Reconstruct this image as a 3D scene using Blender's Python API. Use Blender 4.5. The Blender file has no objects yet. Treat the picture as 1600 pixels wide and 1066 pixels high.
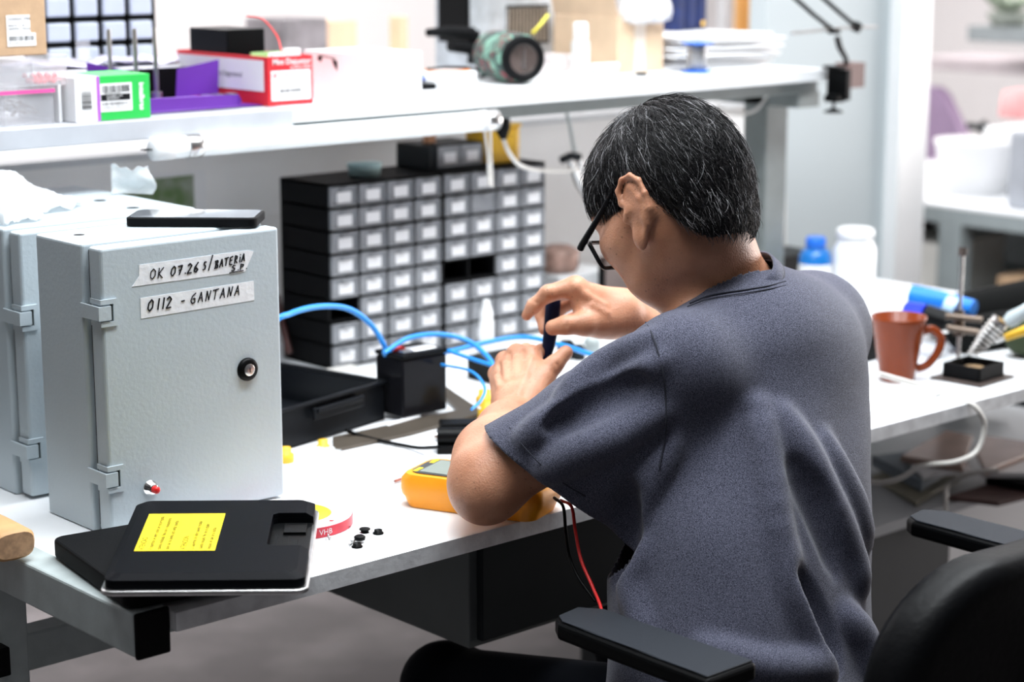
import bpy, bmesh, math, random
import numpy as np
from mathutils import Vector, Matrix, Euler
random.seed(7)
SC = bpy.context.scene
COL = SC.collection
# ---------------------------------------------------------------- camera
ZC = 1.48; TH = math.radians(11.8); AZ = math.radians(48.0); FPX = 3111.0
cam_data = bpy.data.cameras.new('camera'); cam = bpy.data.objects.new('camera', cam_data); COL.objects.link(cam)
cam_data.sensor_width = 36.0; cam_data.lens = 36.0 * FPX / 1600.0
cam_data.clip_start = 0.05; cam_data.clip_end = 60
cam.location = (0, 0, ZC); cam.rotation_euler = (math.pi/2 - TH, 0, AZ - math.pi/2)
cam_data.dof.use_dof = True; cam_data.dof.focus_distance = 2.38; cam_data.dof.aperture_fstop = 3.4
SC.camera = cam
SC.view_settings.view_transform = 'Standard'; SC.view_settings.look = 'None'
SC.view_settings.gamma = 1.0; SC.view_settings.use_curve_mapping = False
SC.view_settings.exposure = -0.32
# ---------------------------------------------------------------- world, room lights and added lamps
w = bpy.data.worlds.new('world'); SC.world = w; w.use_nodes = True
w.node_tree.nodes['Background'].inputs[0].default_value = (0.80, 0.90, 1.0, 1)
w.node_tree.nodes['Background'].inputs[1].default_value = 0.22
def area(name, loc, size, power, col=(1, 1, 1), rot=(0, 0, 0)):
    d = bpy.data.lights.new(name, 'AREA'); d.shape = 'RECTANGLE'; d.size = size[0]; d.size_y = size[1]
    d.energy = power; d.color = col
    o = bpy.data.objects.new(name, d); o.location = loc; o.rotation_euler = rot; COL.objects.link(o)
    return o
area('bench_ceiling_lamp', (2.0, 2.05, 2.72), (2.8, 0.5), 80, (0.93, 0.97, 1.0))
area('added_seat_light', (2.0, 1.42, 2.75), (2.6, 0.35), 88, (0.93, 0.97, 1.0))  # added lamp without a known fixture, brightens the sitter's shoulders and upper back
area('room_ceiling_lamp', (5.2, 4.3, 2.75), (3.0, 3.0), 135, (1.0, 0.97, 0.97))
area('far_left_ceiling_lamp', (1.8, 5.2, 2.75), (3.2, 1.6), 170, (1.0, 0.97, 0.98))
area('added_front_fill', (0.2, 0.5, 2.75), (1.2, 0.6), 6, (0.92, 0.96, 1.0))  # added fill from the camera side for enclosure fronts and bench edge
area('window_daylight', (7.2, 1.3, 1.15), (1.8, 3.0), 230, (1.0, 0.93, 0.90), (0, math.radians(90), 0))

def _axes():
    f = Vector((math.cos(AZ)*math.cos(TH), math.sin(AZ)*math.cos(TH), -math.sin(TH)))
    r = Vector((math.sin(AZ), -math.cos(AZ), 0)); return f, r, r.cross(f)
_F, _R, _U = _axes()
def at(x, y, D=None, X=None, Y=None, Z=None):
    """point of the place seen in direction (x, y), at a depth or on a plane"""
    d = _F + _R*((x-800)/FPX) - _U*((y-533)/FPX)
    if X is not None: D = X/d.x
    elif Y is not None: D = Y/d.y
    elif Z is not None: D = (Z-ZC)/d.z
    return Vector((0, 0, ZC)) + d*D
# ---------------------------------------------------------------- materials
MATS = {}
def mat(name, col, rough=0.5, metal=0.0, var=0.06, scale=12.0, bump=0.0, bscale=200.0, **kw):
    if name in MATS: return MATS[name]
    m = bpy.data.materials.new(name); m.use_nodes = True; nt = m.node_tree; N = nt.nodes; L = nt.links
    b = N['Principled BSDF']
    tc = N.new('ShaderNodeTexCoord'); nz = N.new('ShaderNodeTexNoise'); nz.inputs['Scale'].default_value = scale
    nz.inputs['Detail'].default_value = 4
    L.new(tc.outputs['Object'], nz.inputs['Vector'])
    mx = N.new('ShaderNodeMix'); mx.data_type = 'RGBA'
    col2 = kw.pop('col2', None)
    c1 = tuple(max(0, c*(1-var)) for c in col); c2 = tuple(min(1, c*(1+var)) for c in col)
    if col2: c1, c2 = col, col2
    mx.inputs['A'].default_value = (*c1, 1); mx.inputs['B'].default_value = (*c2, 1)
    cr = N.new('ShaderNodeMapRange'); cr.inputs['From Min'].default_value = kw.pop('lo', 0.35); cr.inputs['From Max'].default_value = kw.pop('hi', 0.65)
    L.new(nz.outputs['Fac'], cr.inputs['Value']); L.new(cr.outputs['Result'], mx.inputs['Factor'])
    L.new(mx.outputs['Result'], b.inputs['Base Color'])
    b.inputs['Specular IOR Level'].default_value = kw.pop('spec', 0.10 if max(col) < 0.03 else 0.5)
    b.inputs['Roughness'].default_value = rough; b.inputs['Metallic'].default_value = metal
    if bump:
        n2 = N.new('ShaderNodeTexNoise'); n2.inputs['Scale'].default_value = bscale; n2.inputs['Detail'].default_value = 3
        L.new(tc.outputs['Object'], n2.inputs['Vector'])
        bp = N.new('ShaderNodeBump'); bp.inputs['Strength'].default_value = bump; bp.inputs['Distance'].default_value = 0.002
        L.new(n2.outputs['Fac'], bp.inputs['Height']); L.new(bp.outputs['Normal'], b.inputs['Normal'])
    for k, v in kw.items(): b.inputs[k.replace('_', ' ')].default_value = v
    MATS[name] = m; return m
# ---------------------------------------------------------------- mesh builder
class MB:
    def __init__(s, M=None): s.v = []; s.f = []; s.mi = []; s.M = M or Matrix.Identity(4); s.cur = 0; s.sm = []; s.smooth = False
    def add(s, vs, fs, smooth=None):
        o = len(s.v); s.v += [tuple(s.M @ Vector(p)) for p in vs]
        for f in fs: s.f.append([i+o for i in f]); s.mi.append(s.cur); s.sm.append(s.smooth if smooth is None else smooth)
        return s
    def box(s, c, d, rot=None):
        R = rot.to_matrix() if isinstance(rot, Euler) else (rot if rot is not None else Matrix.Identity(3))
        vs = [Vector(c) + R @ Vector((d[0]/2*a, d[1]/2*b, d[2]/2*e)) for a in (-1, 1) for b in (-1, 1) for e in (-1, 1)]
        return s.add(vs, [(0,1,3,2),(4,6,7,5),(0,4,5,1),(2,3,7,6),(0,2,6,4),(1,5,7,3)], False)
    def b2(s, a, b):
        return s.box([(a[i]+b[i])/2 for i in range(3)], [abs(b[i]-a[i]) for i in range(3)])
    def tube(s, pts, r, n=8, cap=True, flat=1.0):
        pts = [Vector(p) for p in pts]; rs = r if isinstance(r, (list, tuple)) else [r]*len(pts)
        ups = None; rings = []
        for i, p in enumerate(pts):
            t = (pts[min(i+1, len(pts)-1)] - pts[max(i-1, 0)]).normalized()
            if ups is None: ups = Vector((0, 0, 1)) if abs(t.z) < 0.9 else Vector((1, 0, 0))
            a = t.cross(ups).normalized(); b = a.cross(t).normalized(); ups = b
            rings.append([p + a*(math.cos(2*math.pi*k/n)*rs[i]) + b*(math.sin(2*math.pi*k/n)*rs[i]*flat) for k in range(n)])
        vs = [q for R in rings for q in R]; fs = []
        for i in range(len(pts)-1):
            for k in range(n):
                fs.append((i*n+k, i*n+(k+1) % n, (i+1)*n+(k+1) % n, (i+1)*n+k))
        s.add(vs, fs, True)
        if cap:
            s.add(rings[0], [tuple(range(n))[::-1]], False); s.add(rings[-1], [tuple(range(n))], False)
        return s
    def lathe(s, prof, c=(0, 0, 0), n=28, rot=None):
        R = rot.to_matrix() if isinstance(rot, Euler) else (rot if rot is not None else Matrix.Identity(3))
        c = Vector(c); vs = []; fs = []
        for (r, z) in prof:
            for k in range(n):
                a = 2*math.pi*k/n; vs.append(c + R @ Vector((max(r, 1e-5)*math.cos(a), max(r, 1e-5)*math.sin(a), z)))
        for i in range(len(prof)-1):
            for k in range(n): fs.append((i*n+k, i*n+(k+1) % n, (i+1)*n+(k+1) % n, (i+1)*n+k))
        return s.add(vs, fs, True)
    def cyl(s, c, r, h, n=24, rot=None, r2=None):
        r2 = r if r2 is None else r2
        R = rot.to_matrix() if isinstance(rot, Euler) else (rot if rot is not None else Matrix.Identity(3)); c = Vector(c)
        A = [c + R @ Vector((r*math.cos(2*math.pi*k/n), r*math.sin(2*math.pi*k/n), 0)) for k in range(n)]
        B = [c + R @ Vector((r2*math.cos(2*math.pi*k/n), r2*math.sin(2*math.pi*k/n), h)) for k in range(n)]
        s.add(A+B, [(k, (k+1) % n, n+(k+1) % n, n+k) for k in range(n)], True)
        s.add(A, [tuple(range(n))[::-1]], False); return s.add(B, [tuple(range(n))], False)
    def prism(s, out, z0, z1):
        n = len(out); vs = [(p[0], p[1], z0) for p in out] + [(p[0], p[1], z1) for p in out]
        return s.add(vs, [tuple(range(n))[::-1], tuple(range(n, 2*n))] + [(k, (k+1) % n, n+(k+1) % n, n+k) for k in range(n)], False)
    def quad(s, a, b, c, d): return s.add([a, b, c, d], [(0, 1, 2, 3)], False)
    def build(s, name, mats, parent=None, bevel=0.0, seg=2, sub=0, loc=None):
        me = bpy.data.meshes.new(name); me.from_pydata(s.v, [], s.f)
        for m in (mats if isinstance(mats, (list, tuple)) else [mats]): me.materials.append(m)
        me.polygons.foreach_set('material_index', s.mi); me.polygons.foreach_set('use_smooth', s.sm)
        me.validate(); me.update()
        bm = bmesh.new(); bm.from_mesh(me); bmesh.ops.recalc_face_normals(bm, faces=bm.faces); bm.to_mesh(me); bm.free()
        o = bpy.data.objects.new(name, me); COL.objects.link(o); o.parent = parent
        if loc is not None: o.location = loc
        if bevel:
            b = o.modifiers.new('b', 'BEVEL'); b.width = bevel; b.segments = seg; b.limit_method = 'ANGLE'; b.angle_limit = math.radians(40)
            b.harden_normals = False
        if sub: m = o.modifiers.new('s', 'SUBSURF'); m.levels = m.render_levels = sub
        return o
def rrect(w, h, r, n=6, cx=0, cy=0):
    out = []
    for (sx, sy, a0) in ((1, 1, 0), (-1, 1, 90), (-1, -1, 180), (1, -1, 270)):
        for k in range(n+1):
            a = math.radians(a0 + 90*k/n); out.append((cx+sx*(w/2-r)+r*math.cos(a), cy+sy*(h/2-r)+r*math.sin(a)))
    return out
def spline(P, n=8):
    P = [Vector(p) for p in P]; Q = [P[0]*2-P[1]] + P + [P[-1]*2-P[-2]]; out = []
    for i in range(1, len(Q)-2):
        a, b, c, d = Q[i-1:i+3]
        for k in range(n):
            t = k/n; out.append(0.5*((2*b)+(c-a)*t+(2*a-5*b+4*c-d)*t*t+(3*b-a-3*c+d)*t**3))
    return out + [P[-1]]
def tag(o, label, cat, group=None, kind=None):
    if label: o['label'] = label
    if cat: o['category'] = cat
    if group: o['group'] = group
    if kind: o['kind'] = kind
    return o
def thing(name, label, cat, loc=(0, 0, 0), rz=0.0, group=None):
    o = bpy.data.objects.new(name, None); COL.objects.link(o); o.location = loc; o.rotation_euler = (0, 0, rz); o.empty_display_size = 0.05
    return tag(o, label, cat, group)
def struct(o): o['kind'] = 'structure'; return o
def dup(root, loc=None, rz=None, label=None):
    r = root.copy(); COL.objects.link(r)
    if loc is not None: r.location = loc
    if rz is not None: r.rotation_euler = (r.rotation_euler[0], r.rotation_euler[1], rz)
    if label: r['label'] = label
    for ch in list(root.children):
        c = ch.copy(); COL.objects.link(c); c.parent = r
        for g in ch.children:
            d = g.copy(); COL.objects.link(d); d.parent = c
    return r
def text_mesh(mb, s, size, M, align='LEFT', bold=0.0):
    """lettering as flat mesh faces, in the plane of M (x right, y up)"""
    cu = bpy.data.curves.new('t', 'FONT'); cu.body = s; cu.size = size; cu.align_x = align; cu.offset = bold; cu.resolution_u = 2
    o = bpy.data.objects.new('t', cu); me = bpy.data.meshes.new_from_object(o)
    vs = [M @ v.co for v in me.vertices]; mb.add(vs, [tuple(p.vertices) for p in me.polygons], False)
    bpy.data.objects.remove(o); bpy.data.meshes.remove(me); bpy.data.curves.remove(cu)
    return mb
def face_frame(origin, xdir, ydir):
    x = Vector(xdir).normalized(); y = Vector(ydir).normalized(); z = x.cross(y)
    M = Matrix.Identity(4)
    for i in range(3): M[i][0] = x[i]; M[i][1] = y[i]; M[i][2] = z[i]; M[i][3] = origin[i]
    return M
# ---------------------------------------------------------------- implicit surfaces
def smin(a, b, k):
    if k <= 0: return np.minimum(a, b)
    hh = np.maximum(k-np.abs(a-b), 0)/k
    return np.minimum(a, b)-hh*hh*k*0.25
def rcone(a, b, ra, rb, k=0.01, op='+'):
    a = np.array(a, float); b = np.array(b, float)
    def f(x, y, z):
        d = b-a; L2 = float(d@d); t = np.clip(((x-a[0])*d[0]+(y-a[1])*d[1]+(z-a[2])*d[2])/L2, 0, 1)
        return np.sqrt((x-a[0]-t*d[0])**2+(y-a[1]-t*d[1])**2+(z-a[2]-t*d[2])**2)-(ra+(rb-ra)*t)
    r = max(ra, rb); return (f, np.minimum(a, b)-r, np.maximum(a, b)+r, k, op)
def ellip(c, R, r, k=0.01, op='+'):
    """R: 3x3 whose rows are the local axes"""
    c = np.array(c, float); R = np.array(R, float); r = np.array(r, float)
    def f(x, y, z):
        p = [((x-c[0])*R[i][0]+(y-c[1])*R[i][1]+(z-c[2])*R[i][2]) for i in range(3)]
        k0 = np.sqrt((p[0]/r[0])**2+(p[1]/r[1])**2+(p[2]/r[2])**2); k1 = np.sqrt((p[0]/r[0]**2)**2+(p[1]/r[1]**2)**2+(p[2]/r[2]**2)**2)
        return k0*(k0-1)/np.maximum(k1, 1e-6)
    m = max(r); return (f, c-m, c+m, k, op)
def evals(prims, P):
    x, y, z = P[:, 0], P[:, 1], P[:, 2]; v = np.full(len(P), 1.0)
    for f, lo, hi, k, op in prims:
        d = f(x, y, z)
        v = smin(v, d, k) if op == '+' else -smin(-v, d, k)
    return v
def surf_hit(prims, px, py, D0=2.1, D1=3.0, extra=0.0):
    o = np.array([0, 0, ZC]); d = np.array(at(px, py, D=1.0))-o
    D = np.linspace(D0, D1, 600); v = evals(prims, o+D[:, None]*d)
    i = np.argmax(v < 0)
    if v[i] >= 0: i = int(np.argmin(v))
    return Vector(o+(D[i]-extra)*d)
def sdf_mesh(name, prims, h, material, parent=None, warp=None, carve=None, planes=None):
    lo = np.min([p[1] for p in prims if p[4] == '+'], axis=0)-0.02; hi = np.max([p[2] for p in prims if p[4] == '+'], axis=0)+0.02
    n = np.ceil((hi-lo)/h).astype(int)+1
    V = np.full(n, 0.5, np.float32)
    ax = [lo[i]+h*np.arange(n[i]) for i in range(3)]
    for f, a, b, k, op in prims:
        m = k+3*h+0.006
        i0 = np.clip(np.floor((a-m-lo)/h).astype(int), 0, n); i1 = np.clip(np.ceil((b+m-lo)/h).astype(int)+1, 0, n)
        if np.any(i1 <= i0): continue
        x = ax[0][i0[0]:i1[0], None, None]; y = ax[1][None, i0[1]:i1[1], None]; z = ax[2][None, None, i0[2]:i1[2]]
        d = f(x, y, z).astype(np.float32); sl = tuple(slice(i0[i], i1[i]) for i in range(3))
        V[sl] = smin(V[sl], d, k) if op == '+' else -smin(-V[sl], d, k)
    if warp is not None:
        near = np.argwhere(np.abs(V) < 0.03); P = lo+near*h
        V[near[:, 0], near[:, 1], near[:, 2]] += warp(P).astype(np.float32)
    V[0] = V[-1] = 0.5; V[:, 0] = V[:, -1] = 0.5; V[:, :, 0] = V[:, :, -1] = 0.5
    S = (V < 0).astype(np.uint8)
    cs = sum(S[i:n[0]-1+i, j:n[1]-1+j, k:n[2]-1+k] for i in (0, 1) for j in (0, 1) for k in (0, 1))
    act = (cs > 0) & (cs < 8); idx = np.full(act.shape, -1, np.int32); cells = np.argwhere(act); idx[act] = np.arange(len(cells))
    cor = [(i, j, k) for i in (0, 1) for j in (0, 1) for k in (0, 1)]
    val = {c: V[cells[:, 0]+c[0], cells[:, 1]+c[1], cells[:, 2]+c[2]] for c in cor}
    acc = np.zeros((len(cells), 3)); cnt = np.zeros(len(cells))
    for a in cor:
        for d in range(3):
            if a[d]: continue
            b = list(a); b[d] = 1; b = tuple(b); va, vb = val[a], val[b]; m = (va < 0) != (vb < 0)
            t = np.where(m, va/np.where(m, va-vb, 1), 0)
            for e in range(3): acc[:, e] += np.where(m, a[e]+(t if e == d else 0), 0)
            cnt += m
    P = lo+h*(cells+acc/cnt[:, None])
    F = []
    for d in range(3):
        s0 = [slice(None)]*3; s1 = [slice(None)]*3; s0[d] = slice(0, n[d]-1); s1[d] = slice(1, n[d])
        A, B = S[tuple(s0)], S[tuple(s1)]; e = np.argwhere(A != B); u, v = (d+1) % 3, (d+2) % 3
        def g(du, dv):
            q = e.copy(); q[:, u] += du; q[:, v] += dv; return idx[q[:, 0], q[:, 1], q[:, 2]]
        Q = np.stack([g(-1, -1), g(0, -1), g(0, 0), g(-1, 0)], 1); flip = A[e[:, 0], e[:, 1], e[:, 2]] == 0
        Q[flip] = Q[flip][:, ::-1]; F.append(Q)
    F = np.concatenate(F)
    if carve is not None:      # open the surface where carve() is true (neck or cuff openings)
        keep = ~carve(P[F].mean(1)); F = F[keep]; used = np.unique(F); mp = np.full(len(P), -1); mp[used] = np.arange(len(used)); P = P[used]; F = mp[F]
        E2 = np.sort(np.concatenate([F[:, [0, 1]], F[:, [1, 2]], F[:, [2, 3]], F[:, [3, 0]]]), axis=1); ue, ct = np.unique(E2, axis=0, return_counts=True); bv = np.unique(ue[ct == 1])
        for pt, nn in (planes or []):          # trim the border to a clean line
            nn = np.array(nn)/np.linalg.norm(nn); dd = (P[bv]-np.array(pt))@nn; m = (np.abs(dd) < 1.6*h) & (np.linalg.norm(P[bv]-np.array(pt), axis=1) < 0.35); P[bv[m]] -= dd[m][:, None]*nn
    me = bpy.data.meshes.new(name); me.vertices.add(len(P)); me.vertices.foreach_set('co', P.astype(np.float32).ravel())
    me.loops.add(len(F)*4); me.loops.foreach_set('vertex_index', F.astype(np.int32).ravel())
    me.polygons.add(len(F)); me.polygons.foreach_set('loop_start', np.arange(0, len(F)*4, 4, dtype=np.int32))
    me.update(calc_edges=True); me.validate(); me.polygons.foreach_set('use_smooth', [True]*len(me.polygons)); me.materials.append(material)
    o = bpy.data.objects.new(name, me); COL.objects.link(o); o.parent = parent
    return o
# ================================================================ materials
M_wall = mat('white_wall_paint', (0.90, 0.88, 0.88), 0.8, var=0.02, scale=2)
M_part = mat('grey_partition_paint', (0.90, 0.89, 0.88), 0.7, var=0.05, scale=3, bump=0.1, bscale=60)
M_floor = mat('worn_grey_floor', (0.085, 0.076, 0.078), 0.45, var=0.0, col2=(0.19, 0.172, 0.175), scale=2.6, lo=0.45, hi=0.62, bump=0.15, bscale=30)
M_lam = mat('white_laminate', (0.86, 0.88, 0.90), 0.38, var=0.02, scale=5)
M_edge = mat('worn_edge_band', (0.66, 0.67, 0.69), 0.6, var=0.0, col2=(0.84, 0.86, 0.88), scale=38, bump=0.2, bscale=150)
M_steel = mat('grey_green_painted_steel', (0.42, 0.475, 0.475), 0.42, var=0.09, scale=25, bump=0.1, bscale=300)
M_steel_l = mat('light_grey_painted_steel', (0.60, 0.62, 0.64), 0.45, var=0.05, scale=20)
M_cap = mat('black_plastic_cap', (0.002, 0.002, 0.0025), 0.55, bump=0.2, bscale=300)
M_black = mat('black_plastic', (0.003, 0.0033, 0.0037), 0.38, bump=0.1, bscale=500)
M_blackm = mat('matt_black_plastic', (0.004, 0.0043, 0.005), 0.62, bump=0.2, bscale=600)
M_dark = mat('dark_grey_steel', (0.020, 0.024, 0.027), 0.5)
M_box = mat('hammered_grey_enamel', (0.49, 0.565, 0.61), 0.34, var=0.02, scale=8, bump=0.16, bscale=170)
M_boxin = mat('dark_gap_rubber', (0.03, 0.035, 0.035), 0.8)
M_white = mat('white_plastic', (0.86, 0.87, 0.88), 0.35, var=0.01)
M_paper = mat('white_paper', (0.85, 0.85, 0.86), 0.85, var=0.02)
M_ink = mat('black_ink', (0.01, 0.01, 0.012), 0.5, var=0)
M_card = mat('brown_cardboard', (0.50, 0.33, 0.20), 0.85, var=0.08, scale=30, bump=0.2, bscale=90)
M_card_l = mat('tan_cardboard', (0.68, 0.50, 0.34), 0.85, var=0.06, scale=20)
M_metal = mat('brushed_metal', (0.62, 0.62, 0.62), 0.28, 1.0, var=0.08, scale=60)
M_chrome = mat('chrome', (0.8, 0.8, 0.8), 0.12, 1.0, var=0.02)
M_blue = mat('blue_cable_jacket', (0.02, 0.28, 0.80), 0.4, var=0.03)
M_yel = mat('yellow_plastic', (0.88, 0.52, 0.03), 0.45, var=0.05)
M_red = mat('red_plastic', (0.75, 0.02, 0.02), 0.4)
M_redpaper = mat('red_printed_card', (0.72, 0.02, 0.03), 0.55, var=0.04)
M_cream = mat('cream_cable_jacket', (0.78, 0.76, 0.72), 0.5)
M_clear = mat('frosted_clear_plastic', (0.80, 0.80, 0.84), 0.25, Alpha=0.24, var=0.03)

# ================================================================ the room shell
struct(MB().b2((-2.5, -1.6, -0.05), (8.0, 7.0, 0)).build('floor', M_floor))
struct(MB().b2((-2.5, -1.6, 3.0), (8.0, 7.0, 3.05)).build('ceiling', mat('grey_ceiling_tile', (0.45, 0.45, 0.45), 0.9)))
struct(MB().b2((-2.5, 6.9, 0), (8.0, 7.0, 3.0)).build('wall_back', M_wall))
struct(MB().b2((7.9, -1.6, 0), (8.0, 7.0, 3.0)).build('wall_right', M_wall))
M_wall_d = mat('dark_grey_wall_paint', (0.07, 0.072, 0.075), 0.8)
struct(MB().b2((-2.5, -1.6, 0), (-2.4, 7.0, 3.0)).build('wall_left', M_wall_d))
struct(MB().b2((-2.5, -1.6, 0), (8.0, -1.5, 3.0)).build('wall_front', M_wall_d))
struct(MB().b2((-0.6, 2.95, 0.66), (3.42, 3.0, 1.088)).build('wall_partition', M_part))
M_pale = mat('pale_blue_wall_panel', (0.50, 0.56, 0.585), 0.6, var=0.03, scale=2)
struct(MB().b2((3.44, 2.97, 0), (3.90, 3.02, 3.0)).build('wall_beside_shelf', M_pale))
struct(MB().b2((3.89, 2.93, 0), (4.0, 3.04, 3.0)).build('trim_1', M_white))
tag(MB().b2((0.6, 2.935, 1.088), (3.42, 3.01, 1.10)).build('trim_2', M_steel_l), None, None, kind='structure')

# ================================================================ workbench
wb = thing('workbench', 'long white-topped steel workbench running under the shelf, its square rail end capped in black', 'workbench', (1.1, 1.77, 0))
def L(x, y, z): return (x-1.1, y-1.77, z)
MB().b2(L(1.102, 1.772, 0.729), L(3.34, 2.93, 0.75)).build('worktop', M_lam, wb, 0.0006)
MB().b2(L(1.102, 1.768, 0.7285), L(3.34, 1.772, 0.7500)).build('edge_band', M_edge, wb)
MB().b2(L(1.060, 1.787, 0.703), L(1.101, 2.94, 0.754)).build('end_rail', M_steel, wb, 0.003)
MB().b2(L(1.059, 1.779, 0.702), L(1.102, 1.7865, 0.755)).build('rail_cap', M_cap, wb, 0.003)
MB().b2(L(1.062, 2.10, 0.0), L(1.100, 2.145, 0.703)).build('leg', M_steel, wb, 0.003)
MB().b2(L(1.045, 2.80, 0.0), L(1.09, 2.87, 0.703)).build('leg', M_steel, wb, 0.003)
MB().b2(L(1.095, 2.19, 0.55), L(3.30, 2.23, 0.60)).build('crossbar', M_steel, wb, 0.003)
MB().b2(L(1.040, 2.075, 0.60), L(1.062, 2.098, 0.636)).build('bracket_cap', M_cap, wb, 0.002)
MB().b2(L(2.86, 2.25, 0.0), L(2.93, 2.32, 0.728)).build('leg', M_steel_l, wb, 0.003)
MB().b2(L(3.24, 2.25, 0.0), L(3.30, 2.32, 0.728)).build('leg', M_steel, wb, 0.003)

ped = thing('drawer_unit', 'dark grey steel drawer unit hung under the bench front', 'drawer unit', (1.60, 1.86, 0.558))
M_ped = mat('mid_grey_drawer_steel', (0.12, 0.135, 0.135), 0.5, var=0.05)
MB().b2((0.0, 0.0, 0.0), (0.50, 0.55, 0.17)).build('housing', M_ped, ped, 0.002)
MB().b2((0.012, -0.012, 0.01), (0.488, -0.0005, 0.16)).build('drawer_front', M_dark, ped, 0.002)

fc = thing('filing_pedestal', 'dark grey steel pedestal standing under the right part of the bench', 'cabinet', (2.45, 1.93, 0))
MB().b2((0.0, 0.0, 0.0), (0.30, 0.6, 0.505)).build('body', mat('charcoal_steel', (0.035, 0.041, 0.045), 0.5), fc, 0.002)
MB().b2((0.0, -0.02, 0.505), (0.95, 0.62, 0.522)).build('top_board', mat('grey_board', (0.42, 0.44, 0.46), 0.4, var=0.04), fc, 0.001)
MB().b2((0.305, 0.01, 0.0), (0.94, 0.6, 0.505)).build('lit_area_block', M_white, fc, 0.002)['label'] = 'added white block standing in for the lit area under the grey top'  # added block, its white imitates the brightly lit area below the top board

# ================================================================ shelf over the bench
M_post = mat('slate_grey_post_paint', (0.19, 0.215, 0.215), 0.5, var=0.06, scale=20)
sh = thing('bench_shelf', 'white shelf on grey posts above the bench, loaded with boxes and parts', 'shelf', (0.7, 2.5, 0))
def S(x, y, z): return (x-0.7, y-2.5, z)
MB().b2(S(0.7, 2.5, 1.175), S(1.80, 2.98, 1.205)).build('shelf_board', mat('grey_shelf_paint', (0.46, 0.48, 0.52), 0.45, var=0.06, scale=15), sh, 0.002)
MB().b2(S(1.80, 2.5, 1.183), S(3.08, 2.98, 1.205)).build('shelf_board', M_lam, sh, 0.001)
MB().b2(S(1.72, 2.515, 1.160), S(3.07, 2.545, 1.182)).build('front_rail', M_post, sh)
MB().b2(S(3.02, 2.60, 0.752), S(3.085, 2.66, 1.16)).build('post', M_post, sh, 0.002)
MB().b2(S(3.02, 2.52, 1.130), S(3.085, 2.97, 1.16)).build('bracket', M_post, sh, 0.002)
MB().b2(S(0.72, 2.86, 0.752), S(0.78, 2.92, 1.175)).build('post', M_steel, sh, 0.002)
# ================================================================ handwriting strokes
GL = {'O': [[(.5,1),(.1,.75),(.1,.25),(.45,0),(.85,.3),(.85,.75),(.5,1)]], 'K': [[(.15,1),(.1,0)],[(.85,1),(.15,.45),(.85,0)]],
 '0': [[(.55,1),(.15,.7),(.1,.25),(.4,0),(.8,.3),(.8,.8),(.5,1)]], '7': [[(.1,.9),(.85,.95),(.45,0)],[(.3,.5),(.8,.55)]], '.': [[(.3,.05),(.42,.1)]],
 '2': [[(.1,.8),(.45,1),(.8,.75),(.1,0),(.85,.05)]], '6': [[(.75,1),(.2,.5),(.15,.15),(.5,0),(.8,.25),(.5,.45),(.2,.3)]], 's': [[(.75,.6),(.4,.65),(.25,.45),(.65,.3),(.6,.05),(.15,.0)]],
 '/': [[(.8,1.1),(.3,-.15)]], 'B': [[(.3,1),(.25,0)],[(.0,.9),(.7,.95),(.75,.65),(.3,.5),(.8,.4),(.75,.05),(.0,.05)]], 'A': [[(.1,0),(.5,1),(.85,0)],[(.2,.4),(.75,.45)]],
 'T': [[(.0,.95),(.95,1)],[(.5,1),(.4,0)]], 'E': [[(.8,1),(.2,.9),(.15,.05),(.8,.0)],[(.2,.5),(.7,.55)]], 'R': [[(.2,0),(.25,1),(.75,.85),(.65,.55),(.25,.5),(.85,0)]],
 'I': [[(.3,.7),(.3,0)],[(.32,.95),(.36,1)]], 'S': [[(.8,.9),(.4,1),(.2,.7),(.75,.4),(.6,.05),(.1,.1)]], 'P': [[(.2,0),(.25,1),(.8,.85),(.65,.5),(.2,.45)]],
 '1': [[(.4,1),(.35,0)]], '-': [[(.1,.45),(.6,.5)]], 'G': [[(.8,1),(.3,.75),(.1,.3),(.4,0),(.8,.1),(.75,.5),(.4,.45)]], 'N': [[(.15,0),(.25,1),(.65,.05),(.85,1)]], '_': [[(0,-.15),(1,-.12)]]}
def write(mb, s, M, h, w, gap, r, slope=0.0):
    x = 0.0
    for ch in s:
        if ch == ' ': x += w*0.6; continue
        for st in GL[ch]:
            q = [M @ Vector((x+px*w+py*h*0.18, py*h+(x+px*w)*slope, r*0.3)) for px, py in st]
            for a_, b_ in zip(q[:-1], q[1:]): mb.tube([a_, b_], r, 6)
        x += (w*0.45 if ch in '.I1' else w)+gap
def gray_box(name, label, loc, W, Dp, H, big):
    t = thing(name, label, 'enclosure', loc)
    # local origin: front left bottom corner of the door; x right, y to the back
    MB().b2((0, 0.036, 0), (W, Dp, H)).build('body', M_box, t, 0.004, 3)
    MB().b2((0.010, 0.026, 0.008), (W-0.008, 0.038, H-0.008)).build('gasket', M_boxin, t)
    d = MB().b2((0.004, 0.0, 0.004), (W, 0.027, H-0.002)).build('door', M_box, t, 0.004, 3)
    for z in big:
        h = MB(); h.b2((0.002, -0.0025, z-0.0165), (0.0235, 0.0005, z-0.0105)).b2((0.002, -0.0025, z+0.0105), (0.0235, 0.0005, z+0.0165)).b2((0.0185, -0.0025, z-0.0105), (0.0235, 0.0005, z+0.0105))
        h.b2((0.0010, -0.0025, z-0.0165), (0.0019, 0.022, z-0.0105)).b2((0.0010, -0.0025, z+0.0105), (0.0019, 0.022, z+0.0165))
        h.b2((-0.0025, -0.0005, z-0.0085), (0.0005, 0.040, z+0.0085)).b2((-0.0025, -0.0040, z-0.0085), (0.0145, -0.0007, z+0.0085))
        hs = MB().b2((0.0150, -0.0006, z-0.0100), (0.0184, 0.0004, z+0.0100)).build('hinge_slot', M_boxin, t)
        h.build('hinge', M_box, t)
    return t, d
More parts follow.
